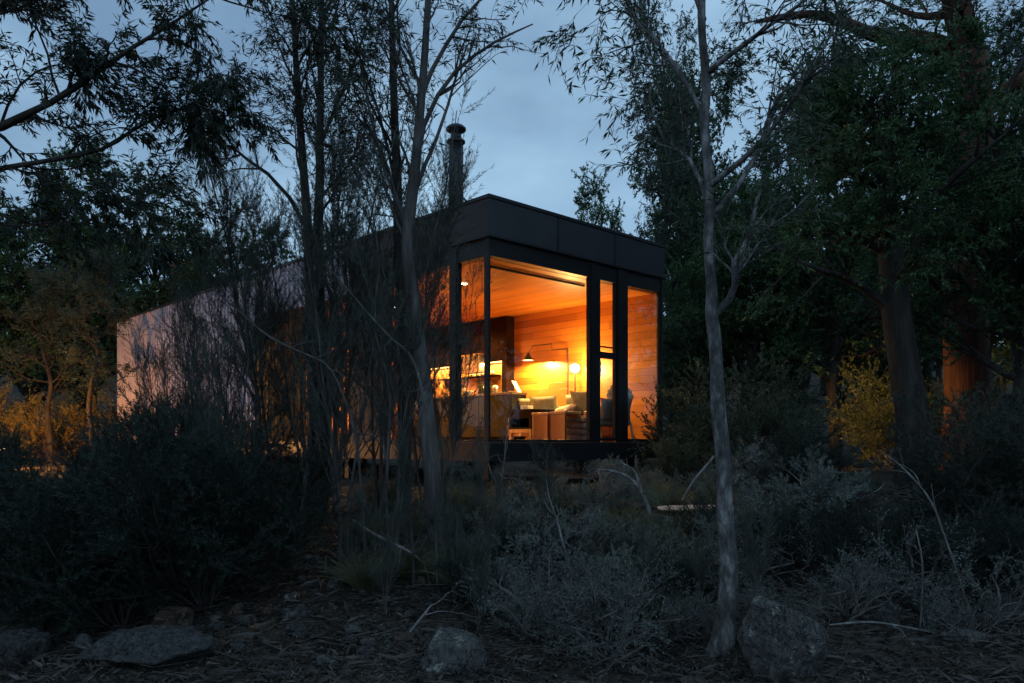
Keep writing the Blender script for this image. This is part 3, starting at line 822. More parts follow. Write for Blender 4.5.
# ------------------------------------------------------------------ hero pale gum, right of the cabin
D = 5.7
gb = G(720, D)
tr = PX([(719, 668, 17), (721, 645, 11.5), (726, 615, 10.4), (728.5, 580, 10.1), (727, 535, 9.2), (724, 484, 8.6), (721, 432, 8.3), (716.5, 375, 7.4), (713, 325, 7.2), (711.5, 297, 6.3), (709, 250, 5.6), (709, 200, 5.2), (705.5, 130, 5.3), (705.5, 90, 4.8), (702.5, 30, 4.4), (702, -70, 4.5, .1), (698, -200, 3, .2), (694, -330, 1.5, .3)], D)
tr[0][0] = gb - np.array([.02, 0, .10]); tr = (tr[0][:1] + tr[0][2:], [q * .9 for q in tr[1][:1] + tr[1][2:]])
limbs = [PX(l, D) for l in (
    [(716, 313, 4.2), (729, 300, 3.8, -.05), (735, 285, 3.4, -.1), (734, 262, 3.0, -.15), (744, 247, 2.6, -.2), (751, 228, 2.2, -.2), (757, 200, 1.6, -.2), (765, 180, .9, -.2)],
    [(708, 225, 3.4), (722, 205, 3.0, .1), (740, 183, 2.6, .2), (758, 152, 2.3, .3), (770, 122, 1.9, .4), (778, 100, 1.5, .4), (796, 72, 1, .5), (806, 50, .6, .5)],
    [(707, 188, 3.4), (722, 176, 3.1, -.1), (742, 160, 2.8, -.2), (765, 138, 2.5, -.3), (790, 105, 2.1, -.4), (812, 70, 1.7, -.5), (830, 36, 1.3, -.5), (842, 5, .8, -.5)],
    [(705, 75, 3), (720, 62, 2.7, -.1), (745, 44, 2.4, -.2), (770, 25, 2, -.3), (795, 8, 1.7, -.3), (820, -12, 1.4, -.3), (850, -40, 1, -.3), (870, -60, .6, -.3)],
    [(706, 120, 2.6), (690, 90, 2.4, .1), (672, 62, 2.1, .2), (655, 38, 1.8, .3), (640, 22, 1.5, .4), (625, 12, 1.1, .4), (612, 10, .8, .4), (600, 14, .5, .4)],
    [(704, 20, 2.8), (690, -20, 2.4, .2), (668, -50, 2.1, .3), (645, -60, 1.8, .3), (625, -50, 1.5, .3), (612, -35, 1.1, .3), (600, -20, .8, .3), (594, -5, .5, .3)],
    [(702, -60, 3), (730, -90, 2.6, -.3), (760, -110, 2.2, -.5), (790, -120, 1.8, -.6), (820, -115, 1.5, -.6), (850, -100, 1.2, -.6), (870, -80, .8, -.6), (890, -60, .5, -.6)],
    [(707, 205, 2.2), (700, 180, 2, .1), (690, 160, 1.7, .2), (676, 148, 1.4, .3), (664, 140, 1.1, .3), (655, 120, .9, .4), (650, 100, .7, .4), (648, 90, .4, .4)])]
w_, l_ = euc(11, [tr], limbs, sub=(9, 7), nleaf=9, l2len=(.35, .9), twl=(.2, .5), sides=14, ll=(.06, .1), lw=(.01, .018))
plant('pale_gum_tree', 'pale barked gum tree with a leaning bare branch standing alone right of the cabin', 'tree', gb, w_, l_, M['bark_pale'], M['gum'])

# ------------------------------------------------------------------ slender stems left of the cabin
AUTO = dict(n=16, ang=(18, 42), len=(.7, 1.7), t=(.42, 1), up=.06, rmax=.018, fall=.3)


def skykeep(e):
    """thin the foliage that would grow into the open sky over the cabin"""
    px = CX + F_PX * e[:, 0] / e[:, 1]; py = HY - F_PX * (e[:, 2] - EYE) / e[:, 1]
    return ~((px > 545) | ((px > 440) & (py > 78)) | ((px > 468) & (py > 62)))


SL = [
    ('slender grey tree nearest the glass corner with leafy branches reaching right', 7.5, 440,
     [(441, 585, 10), (436, 520, 9), (430, 450, 8.4), (424, 390, 7.8), (416, 320, 7.2), (409, 260, 6.8), (409, 222, 6.4), (414, 180, 5.4), (419, 125, 4.6), (424, 65, 3.8), (428, 0, 3.2), (434, -110, 2), (440, -200, 1)],
     [[(416, 165, 2.8), (424, 125, 2.5), (438, 95, 2.2), (455, 72, 1.9), (475, 55, 1.6), (495, 42, 1.3), (515, 32, 1), (533, 24, .6)],
      [(422, 95, 2.6), (432, 70, 2.3), (446, 45, 2), (462, 20, 1.7), (480, 0, 1.4), (500, -15, 1.1), (515, -25, .8), (528, -30, .5)],
      [(412, 200, 2.4), (425, 165, 2.1), (436, 140, 1.8), (448, 105, 1.5), (455, 80, 1.2), (462, 60, .9), (466, 48, .7), (470, 40, .4)],
      [(410, 230, 2.2), (396, 200, 2), (383, 165, 1.7), (374, 130, 1.5), (366, 95, 1.2), (360, 60, 1), (356, 30, .7), (352, 5, .4)]], 8),
    ('slender dark tree standing just behind the grey tree at the glass corner', 8.2, 402,
     [(408, 560, 7), (405, 450, 6.4), (402, 330, 5.8), (399, 250, 5.2), (397, 180, 4.6), (394, 100, 3.8), (392, 30, 3), (390, -60, 2), (388, -140, 1)],
     [[(397, 190, 2), (388, 150, 1.8), (378, 110, 1.6), (366, 75, 1.3), (356, 45, 1.1), (348, 18, .9), (342, -10, .7), (338, -30, .4)]], 8),
    ('thin straight tree left of the two stems by the glass corner', 8.8, 322,
     [(327, 540, 6), (325, 450, 5.4), (321, 330, 4.8), (319, 230, 4.4), (320, 140, 3.8), (321, 60, 3.1), (322, -30, 2.2), (324, -120, 1)],
     [[(319, 150, 1.8), (334, 110, 1.6), (350, 75, 1.4), (362, 40, 1.1), (372, 10, .9), (380, -20, .7), (386, -40, .5), (390, -60, .3)]], 8),
    ('thin leaning tree with a long bare side branch over the metal wall', 9.2, 314,
     [(318, 530, 6), (315, 440, 5.4), (311, 330, 5), (308, 235, 4.6), (302, 150, 4), (297, 80, 3.2), (293, 10, 2.4), (288, -80, 1.4), (285, -150, .8)],
     [[(308, 232, 2.4), (290, 198, 2.2), (268, 174, 2), (248, 160, 1.7), (236, 150, 1.4), (224, 134, 1.1), (216, 120, .9), (210, 108, .5)]], 8),
]
for k, (lb, d, bp_, tk, lm, nl) in enumerate(SL):
    g = G(bp_, d); q = PX(tk, d); q[0][0] = g - np.array([0, 0, .05])
    w_, l_ = euc(20 + k, [q], [PX(x, d) for x in lm], sub=(6, 5), nleaf=nl, l2len=(.4, 1.0), twl=(.2, .5), auto=AUTO, ll=(.06, .1), lw=(.010, .017), keep=skykeep if k == 0 else None)
    plant('slender_tree', lb, 'tree', g, w_, l_, M['bark_grey'] if k == 0 else M['bark_dark'], M['gum_dark'], 'slender trees left of the cabin')

# ------------------------------------------------------------------ overhanging gum, left edge
D = 6.6
g = G(-190, D)
tk = PX([(-190, 650, 26), (-185, 400, 22), (-170, 250, 19), (-150, 120, 15), (-120, 0, 11), (-90, -120, 7), (-70, -220, 3)], D); tk[0][0] = g - np.array([0, 0, .05])
lm = [PX(l, D) for l in (
    [(-165, 215, 9), (-100, 175, 8), (-30, 140, 7), (20, 118, 6), (70, 92, 5), (108, 64, 4.2), (135, 46, 3.6), (165, 28, 2.8), (195, 8, 2), (230, -15, 1)],
    [(-170, 250, 7), (-100, 205, 6), (-30, 176, 5), (20, 165, 4.4), (70, 157, 3.8), (108, 147, 3.2), (130, 132, 2.6), (155, 118, 2), (180, 108, 1.3), (200, 104, .6)],
    [(-130, 60, 8), (-70, 35, 7), (-20, 18, 6), (10, 2, 5), (40, -25, 4), (80, -45, 3), (130, -55, 2.3), (180, -50, 1.7), (230, -35, 1), (260, -20, .6)],
    [(112, 62, 2.6), (128, 66, 2.2), (145, 74, 1.9), (160, 84, 1.6), (174, 95, 1.3), (186, 108, 1), (195, 120, .7), (200, 130, .4)],
    [(60, 97, 2.6), (52, 76, 2.3), (48, 55, 2), (40, 35, 1.7), (34, 20, 1.4), (26, 5, 1), (20, -10, .7), (15, -20, .4)],
    [(0, 127, 2.8), (8, 105, 2.4), (20, 85, 2.1), (36, 72, 1.8), (50, 66, 1.4), (62, 64, 1), (72, 66, .7), (80, 70, .4)],
    [(30, 164, 2.2), (44, 178, 1.9), (62, 190, 1.7), (84, 196, 1.4), (108, 198, 1.1), (130, 202, .9), (150, 206, .6), (165, 212, .4)],
    [(-100, 205, 3), (-60, 215, 2.7), (-20, 222, 2.3), (20, 226, 2), (60, 222, 1.6), (95, 224, 1.2), (125, 230, .9), (150, 240, .5)],
    [(150, 38, 2.2), (172, 40, 1.9), (192, 48, 1.6), (208, 60, 1.3), (216, 78, 1), (218, 95, .8), (216, 112, .6), (212, 125, .4)],
    [(80, -45, 2.6), (140, -30, 2.2), (190, -12, 1.9), (230, 2, 1.6), (265, 12, 1.3), (295, 18, 1), (315, 28, .7), (330, 40, .4)])]
lm = [(p_, [q * .55 for q in r_]) for p_, r_ in lm]
w_, l_ = euc(31, [tk], lm, sub=(15, 9), nleaf=15, l2len=(.28, .85), twl=(.15, .4), ll=(.06, .1), lw=(.011, .019), droop=.7)
plant('overhanging_gum_tree', 'dark gum tree leaning in at the left edge with drooping leafy limbs', 'tree', g, w_, l_, M['bark_dark'], M['gum_dark'])

# ------------------------------------------------------------------ big trees on the right
D = 11.0
g = G(914, D)
tk = PX([(918, 470, 19), (913, 420, 16), (905, 370, 14.5), (896, 310, 13.5), (891, 250, 12), (887, 200, 9), (882, 165, 6.5), (876, 130, 4), (872, 105, 2)], D); tk[0][0] = g - np.array([0, 0, .05])
w_, l_ = euc(41, [tk], [PX(l, D) for l in (
    [(898, 320, 5), (880, 300, 4.4), (860, 285, 3.8), (840, 276, 3.2, -.3), (820, 270, 2.6, -.5), (800, 262, 2, -.6), (785, 250, 1.4, -.7), (775, 240, .7, -.7)],
    [(890, 240, 5), (915, 215, 4.4), (940, 190, 3.8), (962, 170, 3.2, -.3), (985, 150, 2.6, -.5), (1005, 135, 2, -.6), (1020, 120, 1.4, -.7), (1030, 110, .7, -.7)])],
    sub=(9, 7), nleaf=26, l2len=(.5, 1.2), twl=(.25, .55), auto=dict(n=30, ang=(35, 85), len=(.8, 1.7), t=(.4, 1), up=.03, rmax=.05, fall=.45), ll=(.05, .085), lw=(.018, .03), droop=.25)
plant('dense_myrtle_tree', 'dark trunked tree with a dense green crown right of the pale gum', 'tree', g, w_, l_, M['bark_dark'], M['green'])

D = 15.0
g = G(968, D)
tk = PX([(970, 455, 27), (968, 400, 22), (966, 330, 20), (967, 250, 19), (971, 170, 18), (974, 100, 17), (968, 50, 15), (955, 0, 12), (945, -60, 8), (940, -150, 3)], D); tk[0][0] = g - np.array([0, 0, .05])
lm = [PX(l, D) for l in (
    [(972, 75, 11), (950, 56, 10), (928, 45, 9, -.4), (905, 40, 8, -.7), (880, 36, 7, -1), (860, 30, 6, -1.3), (840, 20, 5, -1.6), (815, 14, 4, -1.9), (785, 16, 3, -2.2), (755, 22, 1.6, -2.4)],
    [(975, 120, 10), (995, 100, 9), (1015, 85, 8, -.4), (1040, 70, 7, -.6), (1070, 60, 5, -.8), (1100, 55, 3, -1), (1120, 50, 2, -1), (1140, 45, 1, -1)],
    [(905, 40, 4, -.7), (885, 52, 3.6, -1), (862, 62, 3.2, -1.3), (845, 78, 2.8, -1.5), (820, 84, 2.4, -1.7), (800, 92, 2, -1.9), (785, 104, 1.4, -2), (772, 112, .7, -2)],
    [(966, 345, 4), (950, 338, 3.6), (935, 332, 3.2, -.3), (920, 322, 2.8, -.5), (908, 322, 2.3, -.7), (895, 318, 1.8, -.8), (880, 316, 1.2, -.9), (868, 318, .6, -1)],
    [(966, 320, 4), (952, 305, 3.4), (940, 290, 3, -.3), (928, 278, 2.6, -.5), (922, 262, 2.1, -.6), (916, 245, 1.6, -.6), (908, 230, 1.1, -.6), (900, 220, .6, -.6)],
    [(967, 300, 3.6), (978, 285, 3.2, -.3), (990, 270, 2.8, -.5), (1000, 255, 2.4, -.7), (1012, 245, 2, -.8), (1022, 232, 1.5, -.9), (1032, 225, 1, -1), (1045, 215, .5, -1)],
    [(955, 0, 7), (935, -10, 6, -.4), (905, -12, 5, -.8), (870, -8, 4.2, -1.2), (835, -12, 3.4, -1.6), (800, -20, 2.6, -2), (765, -24, 1.8, -2.2), (740, -20, 1, -2.4)])]
w_, l_ = euc(42, [tk], lm, sub=(9, 7), nleaf=12, l2len=(.6, 1.5), twl=(.3, .7), auto=dict(n=12, ang=(35, 75), len=(1.5, 3), t=(.6, 1), up=.05, rmax=.09, fall=.4), sides=14)
plant('red_barked_tree', 'big tree with stringy red bark lit orange near the right edge', 'tree', g, w_, l_, M['bark_red'], M['gum_dark'])

# ------------------------------------------------------------------ kinds of tree that repeat


def euc_local(seed, h, n1, ln, t, ang=(35, 75), sub=(8, 6), nleaf=14, r0=.16, **kw):
    rng = np.random.default_rng(seed)
    q = [[rng.normal() * .05 * j * h / 8, rng.normal() * .05 * j * h / 8, h * j / 7 - .05] for j in range(8)]
    return euc(seed, [(q, np.linspace(r0, r0 * .12, 8))], [], sub=sub, nleaf=nleaf, auto=dict(n=n1, ang=ang, len=ln, t=t, up=.05, rmax=r0 * .4, fall=.55), sides=8, **kw)


K_tall = [kind_proto('tall_gum_%s' % 'abc'[k], euc_local(60 + k, 9.5, 26, (1.4, 2.9), (.35, 1), nleaf=16, l2len=(.6, 1.3), twl=(.3, .65), ll=(.08, .13), lw=(.022, .036)), M['bark_dark'], M['gum'], 'trunk', 'crown') for k in range(3)]
K_dense = [kind_proto('dense_tree_%s' % 'ab'[k], euc_local(70 + k, 6.0, 34, (1.1, 2.3), (.18, 1), nleaf=24, l2len=(.5, 1.1), twl=(.25, .5), ll=(.06, .10), lw=(.022, .036), droop=.2), M['bark_dark'], M['green'], 'trunk', 'crown') for k in range(2)]
K_wisp = [kind_proto('wisp_%s' % 'abcd'[k], wispy(80 + k, 4.0, 3, n1=19, n2=10, nn=38, nl=(.03, .06), nw=(.0025, .005), spread=.15), M['bark_grey'], M['tea']) for k in range(4)]
K_bush = [kind_proto('bush_%s' % 'abc'[k], bush(90 + k), M['bark_dark'], M['tea_dark']) for k in range(3)]
K_silv = [kind_proto('silver_%s' % 'abc'[k], bush(100 + k, .8, .6, 12, 7, 5, 26, (.025, .05), (.006, .012), .02, (20, 60)), M['dead'], M['tea_light']) for k in range(3)]
K_oliv = [kind_proto('olive_%s' % 'ab'[k], bush(110 + k, 2.2, 1.0, 12, 8, 6, 26, (.04, .07), (.014, .024), .03, (20, 60), droop=.2), M['bark_grey'], M['olive']) for k in range(2)]
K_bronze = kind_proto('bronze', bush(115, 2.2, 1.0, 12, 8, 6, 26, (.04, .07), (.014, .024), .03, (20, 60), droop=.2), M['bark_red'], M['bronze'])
K_broad = [kind_proto('broad_%s' % 'ab'[k], bush(120 + k, 1.8, 1.1, 14, 8, 6, 30, (.03, .055), (.012, .02), .03, (20, 60)), M['bark_dark'], M['gum']) for k in range(2)]
K_twig = [kind_proto('twiggy_%s' % 'ab'[k], bush(140 + k, .75, .6, 14, 7, 5, 5, (.02, .04), (.004, .008), -.01, (20, 65), sl=(.2, .6)), M['bark_grey'], M['tea_light']) for k in range(2)]
K_tuss = []
for k in range(2):
    rng = np.random.default_rng(130 + k)
    a = rng.uniform(0, 6.28, 420); rr_ = rng.uniform(0, .10, 420)
    b0 = np.stack([rr_ * np.cos(a), rr_ * np.sin(a), np.zeros(420)], 1)
    dr = unit(np.stack([np.cos(a) * rng.uniform(.1, .8, 420), np.sin(a) * rng.uniform(.1, .8, 420), np.ones(420)], 1))
    pts = np.empty((420, 5, 3)); pts[:, 0] = b0; ll_ = rng.uniform(.25, .6, 420)[:, None] / 4
    for j in range(1, 5):
        dr = unit(dr + np.array([0, 0, -.22]) + rng.normal(size=dr.shape) * .06); pts[:, j] = pts[:, j - 1] + dr * ll_
    K_tuss.append(tubes([(pts, np.linspace(.0035, .0008, 5)[None].repeat(420, 0), 3)]))

rnd = random.Random(3)
# background wood
BG = [  # px, depth, kind list, scale, label
    (672, 20, K_tall, (.62, .62, 1.2), 'tall green crowned gum rising directly right of the cabin roof'),
    (592, 30, K_dense, (1.0, 1.0, 1.38), 'small rounded tree top showing over the cabin roof against the sky'),
    (690, 23, K_tall, 1.2, 'tall gum behind the pale gum trunk, second right of the cabin'),
    (745, 19, K_dense, .95, 'dense dark tree in the gap right of the pale gum trunk'),
    (800, 24, K_tall, 1.0, 'dim gum between the pale gum and the dense green crown'),
    (835, 18, K_dense, 1.05, 'dense dark tree behind the dense green crown'),
    (1015, 12.5, K_dense, 1.2, 'dense dark tree cut by the right edge'),
    (1000, 21, K_tall, 1.1, 'tall gum behind the red barked tree'),
    (930, 24, K_tall, 1.05, 'tall gum seen between the dark trunk and the red trunk'),
    (690, 18.5, K_dense, .7, 'low dark tree beside the right end of the cabin'),
    (215, 27, K_dense, 1.25, 'dark bushy tree behind the metal wall just left of the slender stems'),
    (150, 26, K_dense, 1.3, 'dark bushy tree rising above the far end of the metal wall'),
    (265, 33, K_dense, 1.3, 'far bushy tree above the middle of the cabin roof'),
    (85, 25, K_dense, 1.4, 'dark bushy tree left of the far end of the cabin'),
    (25, 24, K_dense, 1.3, 'dark bushy tree low under the overhanging gum limbs'),
    (-40, 23, K_dense, 1.15, 'dark bushy tree cut by the left edge'),
    (690, 20, K_dense, (.85, .85, 1.0), 'dense dark tree filling the gap behind the right end of the cabin'),
    (690, 25, K_dense, (1.15, 1.15, 1.75), 'large dense tree rising behind the right half of the cabin roof'),
    (720, 21, K_dense, 1.25, 'dense dark tree just right of the pale trunk, behind the leafy shrubs'),
    (775, 27, K_dense, 1.5, 'large dense tree behind the bare branches of the pale gum'),
    (870, 22, K_dense, 1.4, 'large dense tree directly behind the dark trunk'),
    (960, 26, K_dense, 1.5, 'large dense tree behind the red trunk'),
    (1040, 18, K_dense, 1.3, 'dense tree beyond the right edge behind the cut tree'),
    (345, 36, K_dense, 1.25, 'far bushy tree half hidden behind the slender stems'),
]
for k, (px, d, kk, sc, lb) in enumerate(BG):
    put(kk[k % len(kk)], 'gum_tree' if kk is K_tall else 'bushy_tree', px, d, lb, 'tree', 'trees in the wood behind the cabin', sc)
for k in range(26):
    px = rnd.choice([rnd.uniform(-60, 260), rnd.uniform(660, 1100), rnd.uniform(660, 1100)])
    put(K_dense[k % 2], 'bushy_tree', px, rnd.uniform(30, 52), 'far dark bushy tree deep in the wood behind the cabin', 'tree', 'far trees deep in the wood', rnd.uniform(.9, 1.4))
for x_, y_, sc, lb in ((10.5, 9.3, 1.25, 'unseen bushy tree added beyond the right edge, level with the cabin'), (13.5, 12.0, 1.4, 'unseen bushy tree added further out beyond the right edge'), (10.0, 6.0, 1.1, 'unseen bushy tree added beyond the right edge near the viewer'),
                       (14.5, 8.0, 1.5, 'unseen tall bushy tree added far out beyond the right edge'), (-10.0, 9.4, 1.2, 'unseen bushy tree added beyond the left edge, level with the cabin'), (-13.5, 11.5, 1.45, 'unseen tall bushy tree added far out beyond the left edge'), (-9.8, 6.0, 1.1, 'unseen bushy tree added beyond the left edge near the viewer')):
    c = copy_tree(K_dense[0], (x_, y_, float(gz(x_, y_))), x_, sc, lb, 'unseen trees added to darken the glass reflections'); c.name = 'bushy_tree'; c['category'] = 'tree'  # unseen trees, added so the glass reflects dark foliage instead of sky
# small tree lit orange at the far end of the cabin
put(K_tall[1], 'gum_tree', 92, 18.8, 'small tree lit orange beside the far end of the metal wall', 'tree', None, .50)
put(K_tall[2], 'gum_tree', 50, 20.3, 'small dim tree left of the orange lit tree', 'tree', None, .52)
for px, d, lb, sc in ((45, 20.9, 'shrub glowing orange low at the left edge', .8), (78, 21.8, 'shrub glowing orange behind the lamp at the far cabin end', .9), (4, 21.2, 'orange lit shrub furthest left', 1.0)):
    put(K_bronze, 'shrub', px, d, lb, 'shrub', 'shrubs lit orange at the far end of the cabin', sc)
for px, d, lb, sc in ((896, 16.0, 'shrub lit bright yellow green beside the dark trunk', 1.0), (882, 15.5, 'lower yellow lit shrub left of the dark trunk', .7), (910, 17.5, 'yellow lit shrub behind the dark trunk', .9), (1010, 16.5, 'dim orange lit shrub at the right edge', .9)):
    put(K_oliv[1], 'shrub', px, d, lb, 'shrub', 'shrubs lit by the hidden wall lamp', sc)

put(K_broad[0], 'dark_shrub', 4, 14.6, 'leafy dark shrub hiding the path lamp at the left', 'shrub', None, .55)
put(K_broad[1], 'dark_shrub', 105, 16.5, 'leafy dark shrub below the far corner of the metal wall', 'shrub', None, .36)
for k in range(6):
    p_ = L(4.9 + .3 * (k % 2), .2 + 1.25 * k); q = copy_tree(K_broad[k % 2], (p_[0], p_[1], float(gz(p_[0], p_[1]))), k * 1.3, .42, 'low leafy shrub added on the far side to block light under the cabin floor', 'low shrubs added behind the cabin to block light'); q.name = 'dark_shrub'; q['category'] = 'shrub'  # shrubs added to block light and keep the gap under the floor dark
# wispy saplings, front of the long side
WS = [(446, 8.6, .72, 'thin wispy sapling in front of the side window post'), (345, 7.6, 1.05, 'feathery wispy sapling right of the straight tree'), (268, 8.4, 1.15, 'wispy sapling at the edge of the metal wall'), (378, 8.8, 1.2, 'tall wispy sapling in the middle of the thicket'), (400, 9.4, 1.0, 'wispy sapling close to the side window'), (424, 8.9, .8, 'tall wispy sapling behind the grey stem'),
      (395, 7.6, 1.1, 'wispy sapling between the grey stem and the straight tree'), 
      (335, 8.8, 1.3, 'tallest wispy sapling beside the thin straight tree'), (300, 8.2, 1.15, 'wispy sapling in front of the thin leaning tree'), 
      
      (240, 8.0, .85, 'dark wispy sapling in front of the metal wall'), (205, 8.2, .68, 'upright dark shoot rising before the metal wall'),
      (180, 7.8, .55, 'short upright dark shoot before the metal wall'), (222, 7.4, .66, 'feathery dark shoot right of the upright shoot'), (160, 8.6, .58, 'thin dark shoot left of the metal wall shoots')]
for k, (px, d, sc, lb) in enumerate(WS):
    put(K_wisp[k % 4], 'wispy_sapling', px, d, lb, 'sapling', 'wispy saplings in front of the cabin', sc)
# dense dark shrubs, left
BL = [(45, 6.0, .52, 'low dark shrub in front of the left bank near the edge'), (125, 6.05, .55, 'low dark shrub in front of the left bank above the reddish rock'), (205, 6.25, .55, 'low dark shrub at the front right of the left bank'), (30, 6.3, .76, 'dense dark shrub at the left edge'), (110, 6.2, .80, 'dense dark shrub second from the left edge'), (190, 6.4, .95, 'dense dark shrub in the middle of the left bank'), (248, 6.8, .80, 'dense dark shrub at the right end of the left bank'),
      (70, 8.2, .55, 'dark shrub behind the left bank near the edge'), (150, 8.6, .72, 'dark shrub behind the middle of the left bank'), (225, 8.6, .8, 'dark shrub behind the right end of the left bank'), (296, 8.4, .5, 'dark shrub at the foot of the straight trees'), (-30, 7.6, .7, 'dark shrub cut off by the left edge')]
for k, (px, d, sc, lb) in enumerate(BL):
    put(K_bush[k % 3], 'dark_shrub', px, d, lb, 'shrub', 'dark shrubs on the left', sc)
BR = [(845, 8.0, .28, K_bush, 'dark feathery shrub right of the pale gum trunk'), (910, 7.6, .28, K_bush, 'dark feathery shrub in the middle of the right bank'), (1000, 7.4, .72, K_bush, 'dark feathery shrub near the right edge'), (1030, 7.2, 1.15, K_bush, 'dark feathery shrub cut by the right edge'),
      (785, 9.2, .6, K_bush, 'dark shrub behind the pale gum on the right'), (870, 10.0, .16, K_broad, 'leafy dark shrub in front of the yellow lit shrub'), (935, 9.6, .18, K_broad, 'leafy dark shrub under the dark trunk'), (1022, 9.6, .9, K_broad, 'leafy dark shrub below the red barked tree'),
      (860, 6.7, .42, K_bush, 'low dark feathery shrub behind the bent dead stem'), (930, 6.5, .42, K_bush, 'low dark feathery shrub under the arching dead stem'), (985, 6.4, .5, K_bush, 'low dark feathery shrub at the lower right'), (800, 7.0, .42, K_bush, 'low dark feathery shrub behind the cracked boulder'),
      (700, 12.0, .95, K_broad, 'leafy shrub against the right end of the cabin'), (750, 11.0, .9, K_broad, 'leafy shrub just right of the pale trunk'), (680, 10.6, .5, K_broad, 'low leafy shrub under the right corner of the cabin'), (758, 12.5, .95, K_broad, 'tall leafy shrub in the gap right of the pale trunk'), (790, 13.0, .8, K_broad, 'tall leafy shrub left of the yellow lit shrub')]
for k, (px, d, sc, kk, lb) in enumerate(BR):
    put(kk[k % len(kk)], 'dark_shrub', px, d, lb, 'shrub', 'dark shrubs on the right', sc)
SV = [(600, 8.8, .6, 'silvery low shrub under the middle of the glass'), (560, 9.2, .45, 'silvery low shrub under the stools'), (628, 9.0, .5, 'silvery low shrub left of the stone slab'), (520, 8.6, .6, 'silvery low shrub under the glass corner'), (622, 9.7, .66, 'silvery shrub reaching up to the door sill'),
      (580, 7.6, .75, 'sparse grey shrub in the middle of the slope'), (630, 7.6, .45, 'sparse grey shrub left of the pale trunk'), (540, 7.2, .7, 'sparse grey shrub above the fallen branches'), (500, 7.8, .8, 'sparse grey shrub beside the grey stem foot'), (672, 6.8, .34, 'sparse grey shrub at the foot of the pale trunk'),
      (620, 6.6, .6, 'low grey shrub low on the slope'), (770, 7.4, .9, 'grey shrub just right of the pale trunk'), (810, 8.4, 1.0, 'grey shrub between the pale trunk and the dark shrubs'), (740, 9.4, 1.0, 'grey shrub behind the pale trunk'), (460, 7.6, .6, 'grey shrub at the foot of the grey stem'), (715, 10.0, .6, 'grey shrub behind the stone slab'), (665, 10.2, .5, 'grey shrub against the base beam')]
for k, (px, d, sc, lb) in enumerate(SV):
    put(K_silv[k % 3], 'grey_shrub', px, d, lb, 'shrub', 'grey shrubs on the slope below the glass', sc)
for k, (px, d, sc, lb) in enumerate([(352, 6.9, .26, 'short feathery dark seedling left of the fallen dead branch'), (385, 6.4, .28, 'short feathery dark seedling beside the litter patch'), (415, 7.0, .36, 'feathery dark seedling at the foot of the grey stem'),
                                     (455, 6.7, .34, 'feathery dark seedling just right of the grey stem foot'), (492, 7.2, .36, 'feathery dark seedling below the bare upright twigs'), (478, 6.1, .24, 'short feathery dark seedling above the mottled boulder'),
                                     (640, 6.4, .22, 'short feathery dark seedling low on the slope'), (700, 6.4, .2, 'feathery dark seedling left of the pale trunk'), (758, 6.3, .28, 'feathery dark seedling behind the cracked boulder'), (545, 8.2, .3, 'feathery seedling in the silvery shrubs')]):
    put(K_wisp[k % 4], 'seedling', px, d, lb, 'seedling', 'feathery seedlings on the slope', sc)
for k in range(34):
    px = rnd.uniform(430, 735) if k < 23 else rnd.uniform(740, 1030)
    if k % 3 == 1: put(K_bush[k % 2], 'feathery_shrub', px, rnd.uniform(6.2, 7.8), 'low dark feathery shrub among the twiggy shrubs in the foreground', 'shrub', 'low feathery shrubs in the foreground', rnd.uniform(.22, .36))
    else: put(K_twig[k % 2], 'twiggy_shrub', px, rnd.uniform(5.6, 7.6), 'low bare twiggy shrub among the litter and rocks', 'shrub', 'low twiggy shrubs in the foreground', rnd.uniform(.5, 1.0))
for k in range(34):
    px = rnd.uniform(330, 760); d = rnd.uniform(6.2, 9.8)
    g = G(px, d)
    o = link('grass_tussock', bpy.data.meshes.get('tussock_%d' % (k % 2)) or np_mesh('tussock_%d' % (k % 2), *K_tuss[k % 2]), M['grass'])
    o.location = g; o.rotation_euler.z = rnd.uniform(0, 6.28); s_ = rnd.uniform(.5, 1.0); o.scale = (s_, s_, s_)
    tag(o, 'dry grass tussock among the grey shrubs on the slope', 'grass tussock', 'grass tussocks on the slope')

